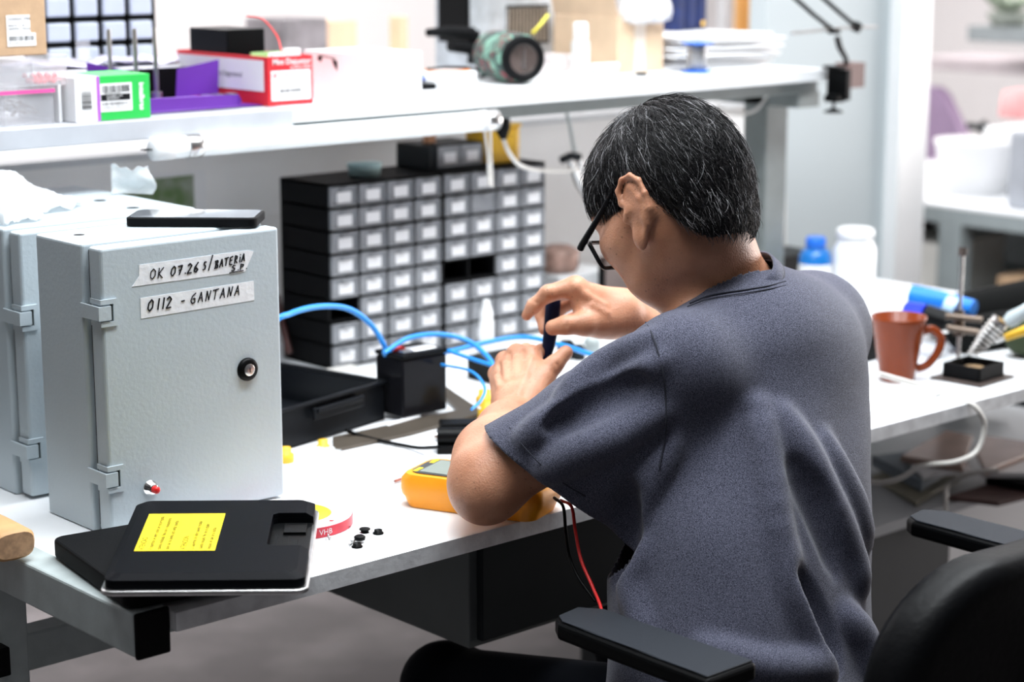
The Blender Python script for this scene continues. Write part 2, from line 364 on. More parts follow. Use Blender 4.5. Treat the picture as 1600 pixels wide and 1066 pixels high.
gb, door = gray_box('steel_enclosure', 'grey enamelled steel enclosure with two handwritten tape strips on its closed door', (1.188, 2.052, 0.75), 0.262, 0.146, 0.358, (0.278, 0.073))
MF = Matrix(((1, 0, 0, 0), (0, 0, 1, 0), (0, 1, 0, 0), (0, 0, 0, 1)))         # face plane: x right, y up, z out of the door (-Y)
MF = Matrix(((1, 0, 0, 0), (0, 0, -1, 0), (0, 1, 0, 0), (0, 0, 0, 1)))
M_tape = mat('white_masking_tape', (0.84, 0.87, 0.91), 0.55, var=0.03, scale=60, bump=0.3, bscale=120)
def tape(pts, z0=0.0006):
    m = MB(MF); m.prism([(x, y) for x, y in pts], 0.0001, z0); return m
# tape strips and their writing
def dpt(px, py):                                   # a point of the door's face, in its own frame
    p = at(px, py, Y=2.052); return (p.x-1.188, p.z-0.75)
t1 = tape([dpt(206, 448), dpt(217, 431), dpt(217, 414), dpt(388, 391), dpt(396, 393), dpt(383, 424)]); tp = t1.build('tape_strip', M_tape, gb)
t2 = tape([dpt(220, 498), dpt(219, 466), dpt(396, 439), dpt(397, 469)]); tp2 = t2.build('tape_strip', M_tape, gb)
def handm(px, py):
    x, y = dpt(px, py); return MF @ Matrix.Translation((x, y, 0.0008)) 
w1 = MB(); write(w1, 'OK', handm(233, 437), 0.0125, 0.0085, 0.0025, 0.00065, 0.02); write(w1, '07.26', handm(265, 432), 0.0120, 0.0082, 0.0012, 0.0008, 0.03)
write(w1, 's/', handm(315, 422), 0.0150, 0.0072, 0.0004, 0.0008, 0.05); write(w1, 'BATERIA', handm(334, 420), 0.0100, 0.0062, 0.0010, 0.0008, 0.10); write(w1, 'S.P.', handm(360, 424), 0.0072, 0.0075, 0.0008, 0.0007, 0.02)
write(w1, '__', handm(358, 425), 0.008, 0.0110, -0.001, 0.0006, 0.03)
w1.build('handwriting', M_ink, tp)
w2 = MB(); write(w2, '0112', handm(229, 487), 0.0140, 0.0090, 0.0030, 0.0009, 0.02); write(w2, '-', handm(281, 478), 0.012, 0.009, 0, 0.0009); write(w2, 'GANTANA', handm(296, 475), 0.0125, 0.0088, 0.0020, 0.0007, 0.03)
w2.build('handwriting', M_ink, tp2)
lx, lz = dpt(386, 577)
RX = Euler((math.pi/2, 0, 0))
lk = MB().lathe([(0.0, 0.006), (0.0085, 0.006), (0.0125, 0.0055), (0.0148, 0.003), (0.0150, 0.0), (0.0150, -0.001)], (lx, 0, lz), 32, RX).build('lock', M_black, gb)
MB().lathe([(0.0, 0.0068), (0.0065, 0.0068), (0.0078, 0.0060)], (lx, 0, lz), 24, RX).build('key_barrel', M_metal, lk)
MB().box((lx, -0.0070, lz), (0.0012, 0.0006, 0.006)).build('key_slot', M_ink, lk)
bx_, bz_ = dpt(234, 762)
pb = MB().lathe([(0.0095, 0), (0.0095, 0.002), (0.0075, 0.0025), (0.0070, 0.010), (0.0045, 0.011)], (bx_, 0, bz_), 24, RX).build('button_bezel', M_chrome, gb)
MB().lathe([(0.0, 0.0190), (0.003, 0.0188), (0.0046, 0.0170), (0.0048, 0.0105)], (bx_, 0, bz_), 20, RX).build('red_button', M_red, pb)['label'] = 'red push button cap'
hm = MB().lathe([(0.0, 0.0003), (0.007, 0.0003)], (0.035, 0.10, 0.358), 24); hm.build('knockout_hole', M_ink, gb)
gb2, _d = gray_box('steel_enclosure', 'larger grey steel enclosure behind the tape-marked one, bubble wrap on its top', (1.196, 2.262, 0.75), 0.292, 0.36, 0.352, (0.240, 0.065))
for hx, hy in ((0.06, 0.10), (0.135, 0.245), (0.23, 0.185), (0.225, 0.09)):
    MB().lathe([(0.0, 0.0003), (0.009, 0.0003)], (hx, hy, 0.352), 20).build('knockout_hole', M_ink, gb2)

# phone lying on the front enclosure
pc = (at(204, 345, Z=1.114)+at(415, 346, Z=1.114))/2; ang = math.atan2(at(415, 346, Z=1.114).y-at(204, 345, Z=1.114).y, at(415, 346, Z=1.114).x-at(204, 345, Z=1.114).x)
ph = thing('mobile_phone', 'black mobile phone in a case lying flat on top of the taped enclosure', 'phone', (pc.x+0.012, pc.y+0.022, 1.1085), ang)
MB().prism(rrect(0.166, 0.078, 0.010), 0, 0.011).build('case', M_blackm, ph, 0.0015)
MB().prism(rrect(0.158, 0.071, 0.008), 0.0108, 0.0118).build('screen', mat('glass_screen', (0.05, 0.055, 0.06), 0.06, Coat_Weight=1.0), ph)

# bubble wrap pieces
M_bub = mat('bubble_wrap', (0.88, 0.93, 0.95), 0.18, var=0.02, Alpha=0.50, bump=0.9, bscale=90)
def wrap(c, sx, sy, sz, seed, label, rz=0.0):
    rnd = random.Random(seed); n = 34; vs = []; fs = []
    for j in range(n+1):
        for i in range(n+1):
            u = i/n*2-1; v = j/n*2-1
            q = math.sin(2.3*u+seed)*0.40+math.sin(3.1*v+2*seed)*0.30+math.sin(5.7*(u+v)+seed*3)*0.12+math.sin(9*(u-v*0.6)+seed)*0.05
            rim = max(0.0, 1-max(abs(u), abs(v))**2.2)
            z = sz*(0.55+0.5*q)*rim+sz*0.05*(1-rim)*(1+math.sin(9*u+5*v))
            b = 0.0016*max(0, math.sin(u*30)*math.sin(v*30))
            vs.append((sx*u*(1+0.10*math.sin(4*v+seed)), sy*v*(1+0.1*math.sin(5*u)), max(0.001, z)+b))
    for j in range(n):
        for i in range(n): a = j*(n+1)+i; fs.append((a, a+1, a+n+2, a+n+1))
    m = MB(); m.smooth = True; m.add(vs, fs); o = m.build('bubble_wrap', M_bub, None, loc=c); o.rotation_euler = (0, 0, rz)
    s = o.modifiers.new('t', 'SOLIDIFY'); s.thickness = 0.0008
    tag(o, label, 'bubble wrap', 'bubble wrap on the rear enclosure'); return o
wrap((1.300, 2.43, 1.103), 0.070, 0.055, 0.075, 3, 'large crumpled sheet of bubble wrap at the left on the rear enclosure', 0.4)
wrap((1.235, 2.36, 1.103), 0.034, 0.040, 0.045, 5, 'small crumpled bubble wrap piece at the left frame edge on the rear enclosure', 0.2)
m = MB(); m.smooth = True; q0 = at(170, 306, Z=1.103); vs = []; fs = []; n = 26
_c = [(167, 302), (165, 268), (182, 258), (215, 263), (243, 256), (236, 285), (222, 306)]
ux = Vector((_R.x, _R.y, 0)).normalized()
for j in range(n+1):
    for i in range(n+1):
        u = i/n; v = j/n; hgt = 0.038*(1+0.07*math.sin(7*u+1)+0.06*math.sin(19*u)); w_ = 0.060*(1+0.10*math.sin(5*v))
        p = ux*(u*w_)+Vector((0.10, 0.12, 0)).normalized()*(0.006*math.sin(4*u+2*v)+0.0015*math.sin(9*v)); vs.append((p.x, p.y, 0.0012+v*hgt+0.0012*max(0, math.sin(u*26)*math.sin(v*22))))
for j in range(n):
    for i in range(n): a = j*(n+1)+i; fs.append((a, a+1, a+n+2, a+n+1))
m.add(vs, fs); o = m.build('bubble_wrap', M_bub, None, loc=(q0.x+0.01, q0.y+0.01, 1.1025)); s = o.modifiers.new('t', 'SOLIDIFY'); s.thickness = 0.0008
tag(o, 'upright torn scrap of bubble wrap behind the phone', 'bubble wrap', 'bubble wrap on the rear enclosure')

# wooden block on the rail corner at the left edge
wd = thing('wooden_haft', 'worn pale wooden tool haft lying on the bench corner rail at the left edge', 'tool handle', (1.055, 1.985, 0.7560), math.radians(0))
M_wood = mat('pale_worn_wood', (0.42, 0.22, 0.08), 0.6, var=0.0, col2=(0.62, 0.36, 0.16), scale=14, bump=0.3, bscale=60)
hd = at(24, 860, Z=0.785); h0 = at(24, 853, Z=0.778); h1 = at(-160, 760, Z=0.785)
p0 = Vector((h0.x, h0.y, 0.778))-Vector((1.055, 1.985, 0.7560)); p1 = Vector((h1.x, h1.y, 0.785))-Vector((1.055, 1.985, 0.7560))
m = MB(); dirv = (p1-p0).normalized(); sx_ = dirv.cross(Vector((0, 0, 1))).normalized(); up_ = sx_.cross(dirv)
rings = []
for t, a, b in ((0.0, 0.024, 0.015), (0.004, 0.027, 0.0185), (0.06, 0.028, 0.019), (0.13, 0.024, 0.018), (0.22, 0.020, 0.016)):
    rings.append([p0+dirv*t+sx_*(a*(abs(math.cos(q))**0.6)*(1 if math.cos(q) > 0 else -1))+up_*(b*(abs(math.sin(q))**0.7)*(1 if math.sin(q) > 0 else -1)) for q in [2*math.pi*k/20 for k in range(20)]])
m.add([v for r in rings for v in r], [(i*20+k, i*20+(k+1) % 20, (i+1)*20+(k+1) % 20, (i+1)*20+k) for i in range(4) for k in range(20)], True)
m.build('shaft', M_wood, wd)
m = MB(); m.add(rings[0], [tuple(range(20))], False); m.build('end_grain', mat('end_grain_wood', (0.50, 0.30, 0.17), 0.75, var=0.2, scale=120), wd)

# ================================================================ the two flat scale pads
def pad(name, label, loc, rz, top):
    t = thing(name, label, 'scale', loc, math.radians(rz))
    return t
lp = pad('scale_pad', 'black plastic scale pad lying directly on the bench corner under the labelled one', (1.188, 1.892, 0.756), -9, False)
MB().prism(rrect(0.226, 0.232, 0.016), 0.0, 0.022).build('shell', M_blackm, lp, 0.003)
MB().lathe([(0.024, 0.0222), (0.024, 0.0226), (0.020, 0.0227), (0.019, 0.0223)], (-0.015, 0.030, 0), 32).build('foot_recess', M_black, lp)
up = pad('scale_pad', 'black scale pad with a yellow label and silver rim, face down on top of another', (1.2040, 1.8410, 0.7795), -39, True)
up.rotation_euler = (math.radians(0.8), math.radians(0.5), math.radians(-39))
MB().prism(rrect(0.222, 0.292, 0.014), 0.0, 0.006).build('silver_rim', M_metal, up, 0.002)['label'] = 'silver metal rim'
m = MB(); o0 = rrect(0.218, 0.284, 0.012); o1 = rrect(0.200, 0.266, 0.014)
# the shell, with the battery bay cut out of its right side
def shell_outline(w, h, r): 
    q = rrect(w, h, r); out = []
    # bay spans x > 0.062, y -0.036..0.078
    x1 = w/2
    tr = [p for p in q[:7]]; tl = q[7:14][::1]; bl = q[14:21]; br = q[21:28]
    def arc(sx, sy, a0, a1, n=5):
        return [(sx*(w/2-r)+r*math.cos(math.radians(a0+(a1-a0)*k/n)), sy*(h/2-r)+r*math.sin(math.radians(a0+(a1-a0)*k/n))) for k in range(n+1)]
    out = arc(1, 1, 0, 90)+arc(-1, 1, 90, 180)+arc(-1, -1, 180, 270)+arc(1, -1, 270, 360)
    out += [(x1, -0.040), (0.066, -0.040), (0.060, -0.034), (0.060, 0.074), (0.066, 0.080), (x1, 0.080)]
    return out
m.prism(shell_outline(0.214, 0.280, 0.012), 0.006, 0.016)
A_ = shell_outline(0.214, 0.280, 0.012); B_ = shell_outline(0.196, 0.262, 0.012)
n_ = len(A_); m.add([(p[0], p[1], 0.016) for p in A_]+[(p[0], p[1], 0.0215) for p in B_], [(k, (k+1) % n_, n_+(k+1) % n_, n_+k) for k in range(n_)]+[tuple(range(n_, 2*n_))], False)
m.build('shell', mat('soft_black_plastic', (0.0028, 0.0033, 0.0050), 0.5, spec=0.06, bump=0.15, bscale=700), up, 0.0008)
m = MB(); m.b2((0.060, -0.040, 0.006), (0.106, 0.080, 0.009)); 
for k in range(3): m.b2((0.068+k*0.012, -0.03+0.004*k, 0.009), (0.069+k*0.012, 0.03, 0.0096))
m.b2((0.074, 0.035, 0.009), (0.100, 0.070, 0.012)); m.build('battery_bay', M_black, up, 0.0005)
lb = MB().b2((-0.085, -0.058, 0.0216), (0.004, 0.078, 0.0219)).build('yellow_label', mat('yellow_label_print', (0.93, 0.72, 0.01), 0.5, var=0.02), up)
lb['label'] = 'yellow printed warning label'
m = MB(); MT = Matrix.Translation((-0.004, -0.052, 0.0221)) @ Matrix.Rotation(math.pi/2, 4, 'Z')
lines = ['ATENCAO', 'A superficie de vidro pode ser escorregadia', 'quando molhada. Nao use o equipamento', 'apos sair do banho para evitar quedas.', '', 'ATENCION', 'La superficie de vidrio puede resbalar', 'cuando mojada. No use el equipo', 'despues de salir de la ducha.']
for i, s in enumerate(lines):
    text_mesh(m, s, 0.0092 if s.isupper() else 0.0068, Matrix.Translation((-0.085+0.010+i*0.0092, -0.054, 0.0221)) @ Matrix.Rotation(math.pi/2, 4, 'Z'))
m.build('label_print', M_ink, lb)

# roll of tape
tr = thing('tape_roll', 'wide roll of thin white foam tape with red liner and a yellow core label', 'tape roll', (1.394, 1.950, 0.7505))
M_foam = mat('white_foam_tape', (0.80, 0.78, 0.82), 0.6, var=0.02)
m = MB(); m.cyl((0, 0, 0), 0.0705, 0.0125, 48); o = m.build('liner', mat('red_liner', (0.72, 0.04, 0.07), 0.35, var=0.1, scale=50), tr)
m = MB()
for k in range(9):
    r = 0.044+k*0.0029; m.lathe([(r, 0.0125), (r+0.0002, 0.0132), (r+0.0024, 0.0132), (r+0.0026, 0.0125)], (0, 0, 0), 56)
m.build('tape_winding', M_foam, tr)
c_ = MB().lathe([(0.0, 0.0131), (0.043, 0.0131), (0.0435, 0.0125)], (0, 0, 0), 40).build('core_label', MATS['yellow_label_print'], tr)
m = MB()
for i in range(7):
    m.box((0.0, 0.030-i*0.0068, 0.0133), (0.05-abs(3-i)*0.006, 0.0022, 0.0002))
m.build('print_lines', M_ink, c_)
m = MB(); text_mesh(m, 'VHB  VHB', 0.010, Matrix.Translation((0, 0, 0)), 'CENTER')
vs = []
for (x, y, z) in m.v:
    a = -math.radians(105)+x/0.0707; vs.append((0.0708*math.cos(a), 0.0708*math.sin(a), 0.003+y))
m.v = vs; m.build('liner_print', M_paper, tr)
tag(MB().lathe([(0, 0.004), (0.006, 0.0035), (0.007, 0), (0, -0.001)], (0, 0, 0), 18, Euler((math.pi/2, 0, math.radians(-30)))).build('red_bauble', M_red, loc=(at(518, 822, Z=0.757).x, at(518, 822, Z=0.757).y, 0.7578)), 'round red button cap leaning on the tape roll', 'cap')

# small black caps and screws
def blackcap(px, py, z, up_, label):
    p = at(px, py, Z=z); m = MB()
    if up_: m.lathe([(0, 0.0022), (0.0035, 0.0022), (0.0042, 0.005), (0.0050, 0.005), (0.0052, 0.0018), (0.0068, 0.0014), (0.0068, 0), (0, 0)], (0, 0, 0), 22)
    else: m.lathe([(0, 0.0052), (0.0062, 0.0052), (0.0070, 0.0044), (0.0068, 0.0036), (0.0050, 0.0034), (0.0050, 0), (0, 0)], (0, 0, 0), 22)
    return tag(m.build('plastic_plug', M_black, loc=(p.x, p.y, z)), label, 'cap', 'small black plastic caps on the bench')
cp = [(591, 834, True, 'small black cap standing apart at the right of the others'), (570, 832, False, 'small black cap at the top of the close group of caps'), (562, 843, True, 'small black cap under another one in the middle of the group'),
      (558, 855, True, 'small black cap nearest the bench edge beside tiny screws'), (533, 822, False, 'small black cap lying among screws beside the tape roll')]
for x, y, u_, lbs in cp: blackcap(x, y, 0.7502, u_, lbs)
p = at(562, 841, Z=0.7558); tag(MB().lathe([(0, 0.0030), (0.0062, 0.0030), (0.0070, 0.0022), (0.0068, 0), (0, 0)], (0, 0, 0), 22).build('plastic_plug', M_black, loc=(p.x, p.y, 0.7553)), 'small black cap lying on top of another cap', 'cap', 'small black plastic caps on the bench')
rnd = random.Random(4)
scr = [(508, 835), (513, 838), (509, 843), (515, 842), (517, 834), (524, 824), (531, 826), (541, 819), (543, 823), (538, 826), (550, 849), (553, 847), (547, 852)]
screw = None
for i, (x, y) in enumerate(scr):
    p = at(x, y, Z=0.7515)
    if screw is None:
        m = MB(); m.tube([(0, 0, 0), (0.006, 0, 0)], 0.0009, 7); m.lathe([(0, 0.0012), (0.0019, 0.0006), (0.0020, 0), (0, 0)], (0, 0, 0), 12, Euler((0, -math.pi/2, 0)))
        screw = m.build('screw', M_metal); screw['group'] = 'tiny loose screws'; screw['category'] = 'screw'; s_ = screw
    else: s_ = screw.copy(); COL.objects.link(s_)
    s_['label'] = ('tiny steel screw in the loose pile near the bench edge below the tape roll' if i < 5 else 'tiny steel screw beside the red cap at the tape roll' if i < 10 else 'tiny steel screw beside the black cap nearest the edge')
    s_.location = (p.x, p.y, 0.7520); s_.rotation_euler = (0, 0, rnd.uniform(0, 6.28))
# ================================================================ organisers at the back of the bench
M_dr = mat('smoky_clear_drawer', (0.28, 0.29, 0.31), 0.3, var=0.12, scale=20)
M_drl = mat('drawer_contents_grey', (0.30, 0.31, 0.33), 0.5, var=0.25, scale=60)
M_lab = mat('paper_drawer_label', (0.80, 0.80, 0.82), 0.8, var=0.01)
CW, RH = 0.0602, 0.0384
def organiser(label, x0, missing, blank, ncol=4, nrow=8, z0=0.751, y0=2.625, dep=0.13):
    t = thing('drawer_organiser', label, 'organiser', (x0, y0, z0), group='black organisers of small clear drawers')
    W = ncol*CW+0.004; H = nrow*RH+0.004
    m = MB(); m.b2((0, dep-0.004, 0), (W, dep, H)); m.b2((0, 0, 0), (0.004, dep, H)); m.b2((W-0.004, 0, 0), (W, dep, H))
    for r in range(nrow+1): m.b2((0, 0, r*RH), (W, dep, r*RH+0.004))
    for c in range(1, ncol): m.b2((c*CW, 0, 0), (c*CW+0.003, dep, H))
    m.build('housing', M_blackm, t)
    dr0 = None; rnd = random.Random(int(x0*1000))
    for r in range(nrow):
        for c in range(ncol):
            if (c, r) in missing: continue
            x = c*CW+0.0045; z = (nrow-1-r)*RH+0.0045; w = CW-0.006; h = RH-0.006
            if dr0 is None:
                m = MB(); m.b2((0, 0.0, 0), (w, 0.003, h)); m.b2((0, -0.003, 0), (w, 0, 0.002)); m.b2((0, -0.003, h-0.003), (w, 0, h)); m.b2((0, -0.003, 0), (0.002, 0, h)); m.b2((w-0.002, -0.003, 0), (w, 0, h))
                m.b2((0, 0.003, 0), (0.002, dep-0.01, h-0.006)); m.b2((w-0.002, 0.003, 0), (w, dep-0.01, h-0.006)); m.b2((0, 0.003, 0), (w, dep-0.01, 0.002)); m.b2((w*0.35, -0.008, h-0.006), (w*0.65, -0.003, h-0.003))
                dr0 = m.build('drawer', M_dr, t); d = dr0
            else: d = dr0.copy(); COL.objects.link(d); d.parent = t
            d.location = (x, -0.002+rnd.uniform(-0.003, 0.0), z)
            if (c, r) not in blank:
                lw, lh = w*0.54, h*0.56; lb_ = MB().b2((w*0.27, -0.0016, h*0.16), (w*0.27+lw, -0.0004, h*0.16+lh)).build('drawer_label', M_lab, d)
    return t
organiser('left black drawer organiser against the partition, one drawer missing low at its left', 1.952, {(0, 5)}, set())
organiser('right black drawer organiser, two side by side drawers missing in the fifth row', 1.952+4*CW+0.006, {(0, 4), (1, 4)}, {(1, 1), (1, 6)})
# things on top of the organisers
Z_O = 0.751+8*RH+0.0045
so_ = thing('small_drawer_box', 'small dark grey two drawer box standing on the organisers', 'organiser', (2.20, 2.66, Z_O))
MB().b2((0, 0, 0), (0.125, 0.09, 0.042)).build('housing', M_dark, so_, 0.002)
for k in range(2):
    d = MB().b2((0.020+k*0.052, -0.004, 0.003), (0.068+k*0.052, 0, 0.039)).build('drawer', M_dr, so_); MB().b2((0.032+k*0.052, -0.0055, 0.010), (0.058+k*0.052, -0.0041, 0.028)).build('drawer_label', M_lab, d)
tag(MB().lathe([(0.0, 0.0), (0.026, 0.0), (0.030, 0.018), (0.030, 0.022), (0, 0.023)], (0, 0, 0), 28).build('lidded_tub', mat('pale_teal_plastic', (0.35, 0.50, 0.50), 0.4), loc=(2.075, 2.68, Z_O)), 'round pale teal lidded tub on the left organiser', 'tub')
bk_ = thing('yellow_container', 'yellow rounded plastic container standing on the right organiser', 'container', (2.375, 2.69, Z_O))
MB().prism(rrect(0.085, 0.07, 0.016), 0, 0.062).build('body', mat('deep_yellow_plastic', (0.85, 0.48, 0.01), 0.4), bk_, 0.003)
MB().prism(rrect(0.092, 0.077, 0.018), 0.0622, 0.068).build('lid', mat('deep_yellow_plastic', (0.85, 0.48, 0.01), 0.4), bk_, 0.002)
p = at(652, 250, Y=2.69); tag(MB().prism(rrect(0.020, 0.016, 0.003), 0, 0.022).build('orange_fitting', mat('orange_brown_plastic', (0.62, 0.30, 0.16), 0.5), loc=(2.235, 2.70, Z_O+0.0425)), 'small orange brown fitting on the two drawer box', 'fitting')

# ================================================================ picture on the partition
pc_ = thing('photo_print', 'colour print of people and greenery stuck on the partition behind the phone', 'picture', (1.755, 2.949, 0.955))
m = MB().b2((-0.01, -0.0012, -0.005), (0.175, 0, 0.105)).build('paper', M_paper, pc_)
M_pic = mat('printed_greenery', (0.12, 0.20, 0.07), 0.5, var=0.0, col2=(0.35, 0.38, 0.33), scale=22)
MB().b2((0.0, -0.0018, 0.0), (0.150, -0.0012, 0.098)).build('print', M_pic, pc_)

# brown wooden frame leaning at the left of the organisers
fr = MB(); a = at(433, 462, Y=2.78); b = at(452, 552, Y=2.72); fr.tube([a, b], 0.0065, 4); 
tag(fr.build('wooden_strip', mat('dark_red_wood', (0.10, 0.03, 0.025), 0.4)), 'dark red wooden strip leaning behind the grey enclosure', 'wooden strip')
tag(MB().b2((1.86, 2.60, 0.7505), (1.99, 2.615, 0.756)).build('white_ruler', M_cream), 'cream plastic strip lying at the foot of the left organiser', 'ruler')

# ================================================================ black tray, battery, plate, cables
ty = thing('plastic_tray', 'open black plastic tray with a raised rim, lying behind the grey enclosure', 'tray', (1.806, 2.292, 0.751), math.radians(12))
M_tray = mat('satin_black_abs', (0.007, 0.008, 0.010), 0.33, bump=0.1, bscale=400)
m = MB(); W_, D_, H_ = 0.30, 0.31, 0.056
m.b2((-W_, 0, 0), (0, 0.004, H_)).b2((-W_, D_-0.004, 0), (0, D_, H_)).b2((-0.004, 0, 0), (0, D_, H_)).b2((-W_, 0, 0), (-W_+0.004, D_, H_))
m.b2((-W_, 0.0, 0.0), (0, 0.03, 0.004)).b2((-0.05, 0.03, 0.0), (0, D_, 0.004)).b2((-W_, 0.24, 0), (-0.05, D_, 0.004)); m.build('tray_shell', M_tray, ty, 0.0015)
m = MB(); m.b2((-W_-0.005, -0.005, H_), (0.005, 0.004, H_+0.005)).b2((-W_-0.005, D_-0.004, H_), (0.005, D_+0.005, H_+0.005)).b2((-0.004, -0.005, H_), (0.005, D_+0.005, H_+0.005)).b2((-W_-0.005, -0.005, H_), (-W_+0.004, D_+0.005, H_+0.005))
m.build('rim', M_tray, ty, 0.0015)
m = MB().b2((-0.17, -0.012, 0.034), (-0.06, -0.0055, 0.052)).b2((-0.165, -0.016, 0.044), (-0.065, -0.0055, 0.052)); m.build('latch', M_tray, ty, 0.002)

bt = thing('sealed_battery', 'black sealed lead battery with a white sticker on top and a red terminal', 'battery', (1.745, 2.335, 0.7725), math.radians(-8))
bt.location = (1.834, 2.258, 0.757); bt.rotation_euler = (0, 0, 0)
MB().b2((-0.02, 0.0, 0), (0.066, 0.065, 0.088)).build('case', mat('gloss_black_plastic', (0.008, 0.008, 0.010), 0.16), bt, 0.003)
MB().b2((-0.021, -0.001, 0.089), (0.067, 0.066, 0.096)).build('lid', M_black, bt, 0.002)
MB().b2((0.015, 0.012, 0.0961), (0.058, 0.040, 0.0966)).build('sticker', M_paper, bt)
MB().b2((-0.012, 0.030, 0.0965), (0.010, 0.044, 0.101)).build('red_terminal', M_red, bt, 0.001)['label'] = 'red terminal cover'
MB().b2((-0.012, 0.008, 0.0965), (0.008, 0.020, 0.100)).build('terminal', M_metal, bt, 0.001)

M_bronze = mat('bronze_painted_metal', (0.115, 0.095, 0.075), 0.4, 0.5, var=0.1)
def plate_pt(x, y, z=0.756): p = at(x, y, Z=z); return (p.x, p.y)
pl = thing('bracket_plate', 'dark bronze metal bracket plate with cut-outs lying under the battery', 'plate', (1.88, 2.2, 0.7505))
def PL(px): return [(a[0]-1.88, a[1]-2.2) for a in px]
out = [plate_pt(*q) for q in [(520, 700), (640, 672), (752, 645), (735, 628), (690, 606), (660, 620), (520, 655)]]
m = MB(); sec = [[(520, 702), (640, 676), (640, 656), (520, 682)], [(640, 676), (758, 644), (742, 634), (640, 656)], [(742, 634), (690, 598), (676, 602), (716, 640)]]
for s_ in sec: m.prism(PL([plate_pt(*q) for q in s_]), 0.0, 0.005)
m.build('flange', M_bronze, pl)
m = MB(); m.prism(PL([plate_pt(*q) for q in [(603, 662), (655, 648), (657, 651), (606, 666)]]), 0.0052, 0.0062); m.build('slot_cover', M_white, pl)

def cable(name, label, cat, pts, r, m_, n=8, group=None):
    o = MB().tube(spline(pts, n), r, 10).build(name, m_); return tag(o, label, cat, group)
def A(*q): return [at(x, y, D=d) for x, y, d in q]
cable('network_cable', 'thick blue network cable arching from the grey enclosure down behind the battery', 'cable', [Vector((1.62, 2.42, 0.757)), Vector((1.63, 2.40, 0.80))]+A((425, 512, 2.78), (455, 490, 2.80), (500, 479, 2.86), (545, 483, 2.92), (580, 508, 2.96), (600, 540, 2.98), (604, 556, 3.0), (630, 562, 3.08)), 0.0042, M_blue, group='blue network cables')
cable('network_cable', 'blue network cable looping in the long middle arc between battery and hands', 'cable', A((600, 552, 2.96), (640, 528, 3.0), (690, 523, 3.04), (735, 535, 3.04), (768, 566, 3.0), (772, 590, 2.98)), 0.0038, M_blue, group='blue network cables')
cable('network_cable', 'blue network cable running low behind the hands to the right', 'cable', A((602, 548, 2.98), (650, 556, 3.05), (700, 550, 3.08), (760, 535, 3.1), (820, 527, 3.1), (880, 540, 3.06), (930, 556, 3.0), (990, 570, 2.98)), 0.0038, M_blue, group='blue network cables')
cable('network_cable', 'thin blue cable curling down to the yellow parts', 'cable', A((690, 570, 3.0), (735, 580, 2.93), (757, 604, 2.86), (752, 625, 2.80), (737, 640, 2.77)), 0.0022, M_blue, group='blue network cables')
cable('network_cable', 'blue cable in the short lower loop beside the black power brick', 'cable', A((700, 548, 3.02), (740, 562, 2.98), (775, 574, 2.95), (790, 590, 2.93)), 0.003, M_blue, group='blue network cables')
# black power brick, markers and small dark parts beyond the hands
p = at(775, 598, Z=0.75); tag(MB().prism(rrect(0.09, 0.075, 0.006), 0, 0.038).build('power_brick', M_black, bevel=0.002, loc=(p.x+0.03, p.y+0.02, 0.7505)), 'black power brick lying behind the left hand', 'power brick')
mk = thing('marker_pen', 'white marker pen standing upright in front of the organisers', 'marker', (at(760, 560, Y=2.55).x, 2.55, 0.7505))
MB().lathe([(0, 0), (0.013, 0), (0.013, 0.055), (0.012, 0.058)], (0, 0, 0), 20).build('barrel', M_white, mk)
MB().lathe([(0.0115, 0.058), (0.0115, 0.072), (0.006, 0.088), (0.005, 0.094), (0, 0.094)], (0, 0, 0), 20).build('cap', M_white, mk)
rnd = random.Random(11)
for i, (x, y, w_, h_, c_, lbs) in enumerate([(885, 545, 0.035, 0.03, M_black, 'black knobbed fitting just right of the screwdriver'), (905, 548, 0.022, 0.026, M_dark, 'small dark grey fitting beside the black knobbed one'), (925, 538, 0.030, 0.03, M_steel, 'grey metal clamp body under the right wrist'), (950, 545, 0.026, 0.022, M_white, 'small white connector behind the sleeve')]):
    p = at(x, y+14, Z=0.75); m = MB(); m.lathe([(0, 0), (w_/2, 0), (w_/2*0.9, h_*0.5), (w_/2*1.1, h_*0.6), (w_/2*0.6, h_), (0, h_)], (0, 0, 0), 9)
    tag(m.build('small_fitting', c_, loc=(p.x, p.y, 0.7505)), lbs, 'fitting')
cable('thin_wire', 'grey wire curving over the bench between the hands and the sleeve', 'wire', A((882, 620, 2.86), (905, 590, 2.92), (920, 570, 2.98), (930, 555, 3.02)), 0.0012, M_steel_l)
# laptop behind the head
lp0 = at(936, 402, Y=2.62); LH = lp0.z-0.7505
lt = thing('laptop', 'open dark laptop standing behind the head and hands', 'laptop', (lp0.x, 2.62, 0.7505))
MB().b2((0, -0.17, 0), (0.25, -0.006, 0.016)).build('base', M_black, lt, 0.002)
MB().b2((0, -0.005, 0.004), (0.25, 0.003, LH)).build('lid', M_black, lt, 0.002)
MB().b2((0.012, -0.0058, 0.020), (0.238, -0.0052, LH-0.006)).build('screen', mat('dull_brown_screen', (0.20, 0.16, 0.15), 0.3), lt)
tag(MB().lathe([(0, 0.0), (0.034, 0), (0.040, 0.01), (0.040, 0.04), (0.02, 0.05), (0, 0.05)], (0, 0, 0), 18).build('motor_coil', mat('copper_brown_winding', (0.34, 0.21, 0.17), 0.5, var=0.3, scale=60), loc=(at(872, 440, Y=2.72).x, 2.72, 0.7505)), 'round copper brown coil at the foot of the partition', 'coil')
o = bpy.data.objects['motor_coil']; o.location.z = 0.7505+0.085
tag(MB().prism(rrect(0.14, 0.10, 0.01), 0, 0.084).build('white_carton', M_white, bevel=0.002, loc=(o.location.x+0.03, 2.72, 0.7505)), 'white carton behind the hands with the copper coil on it', 'box')
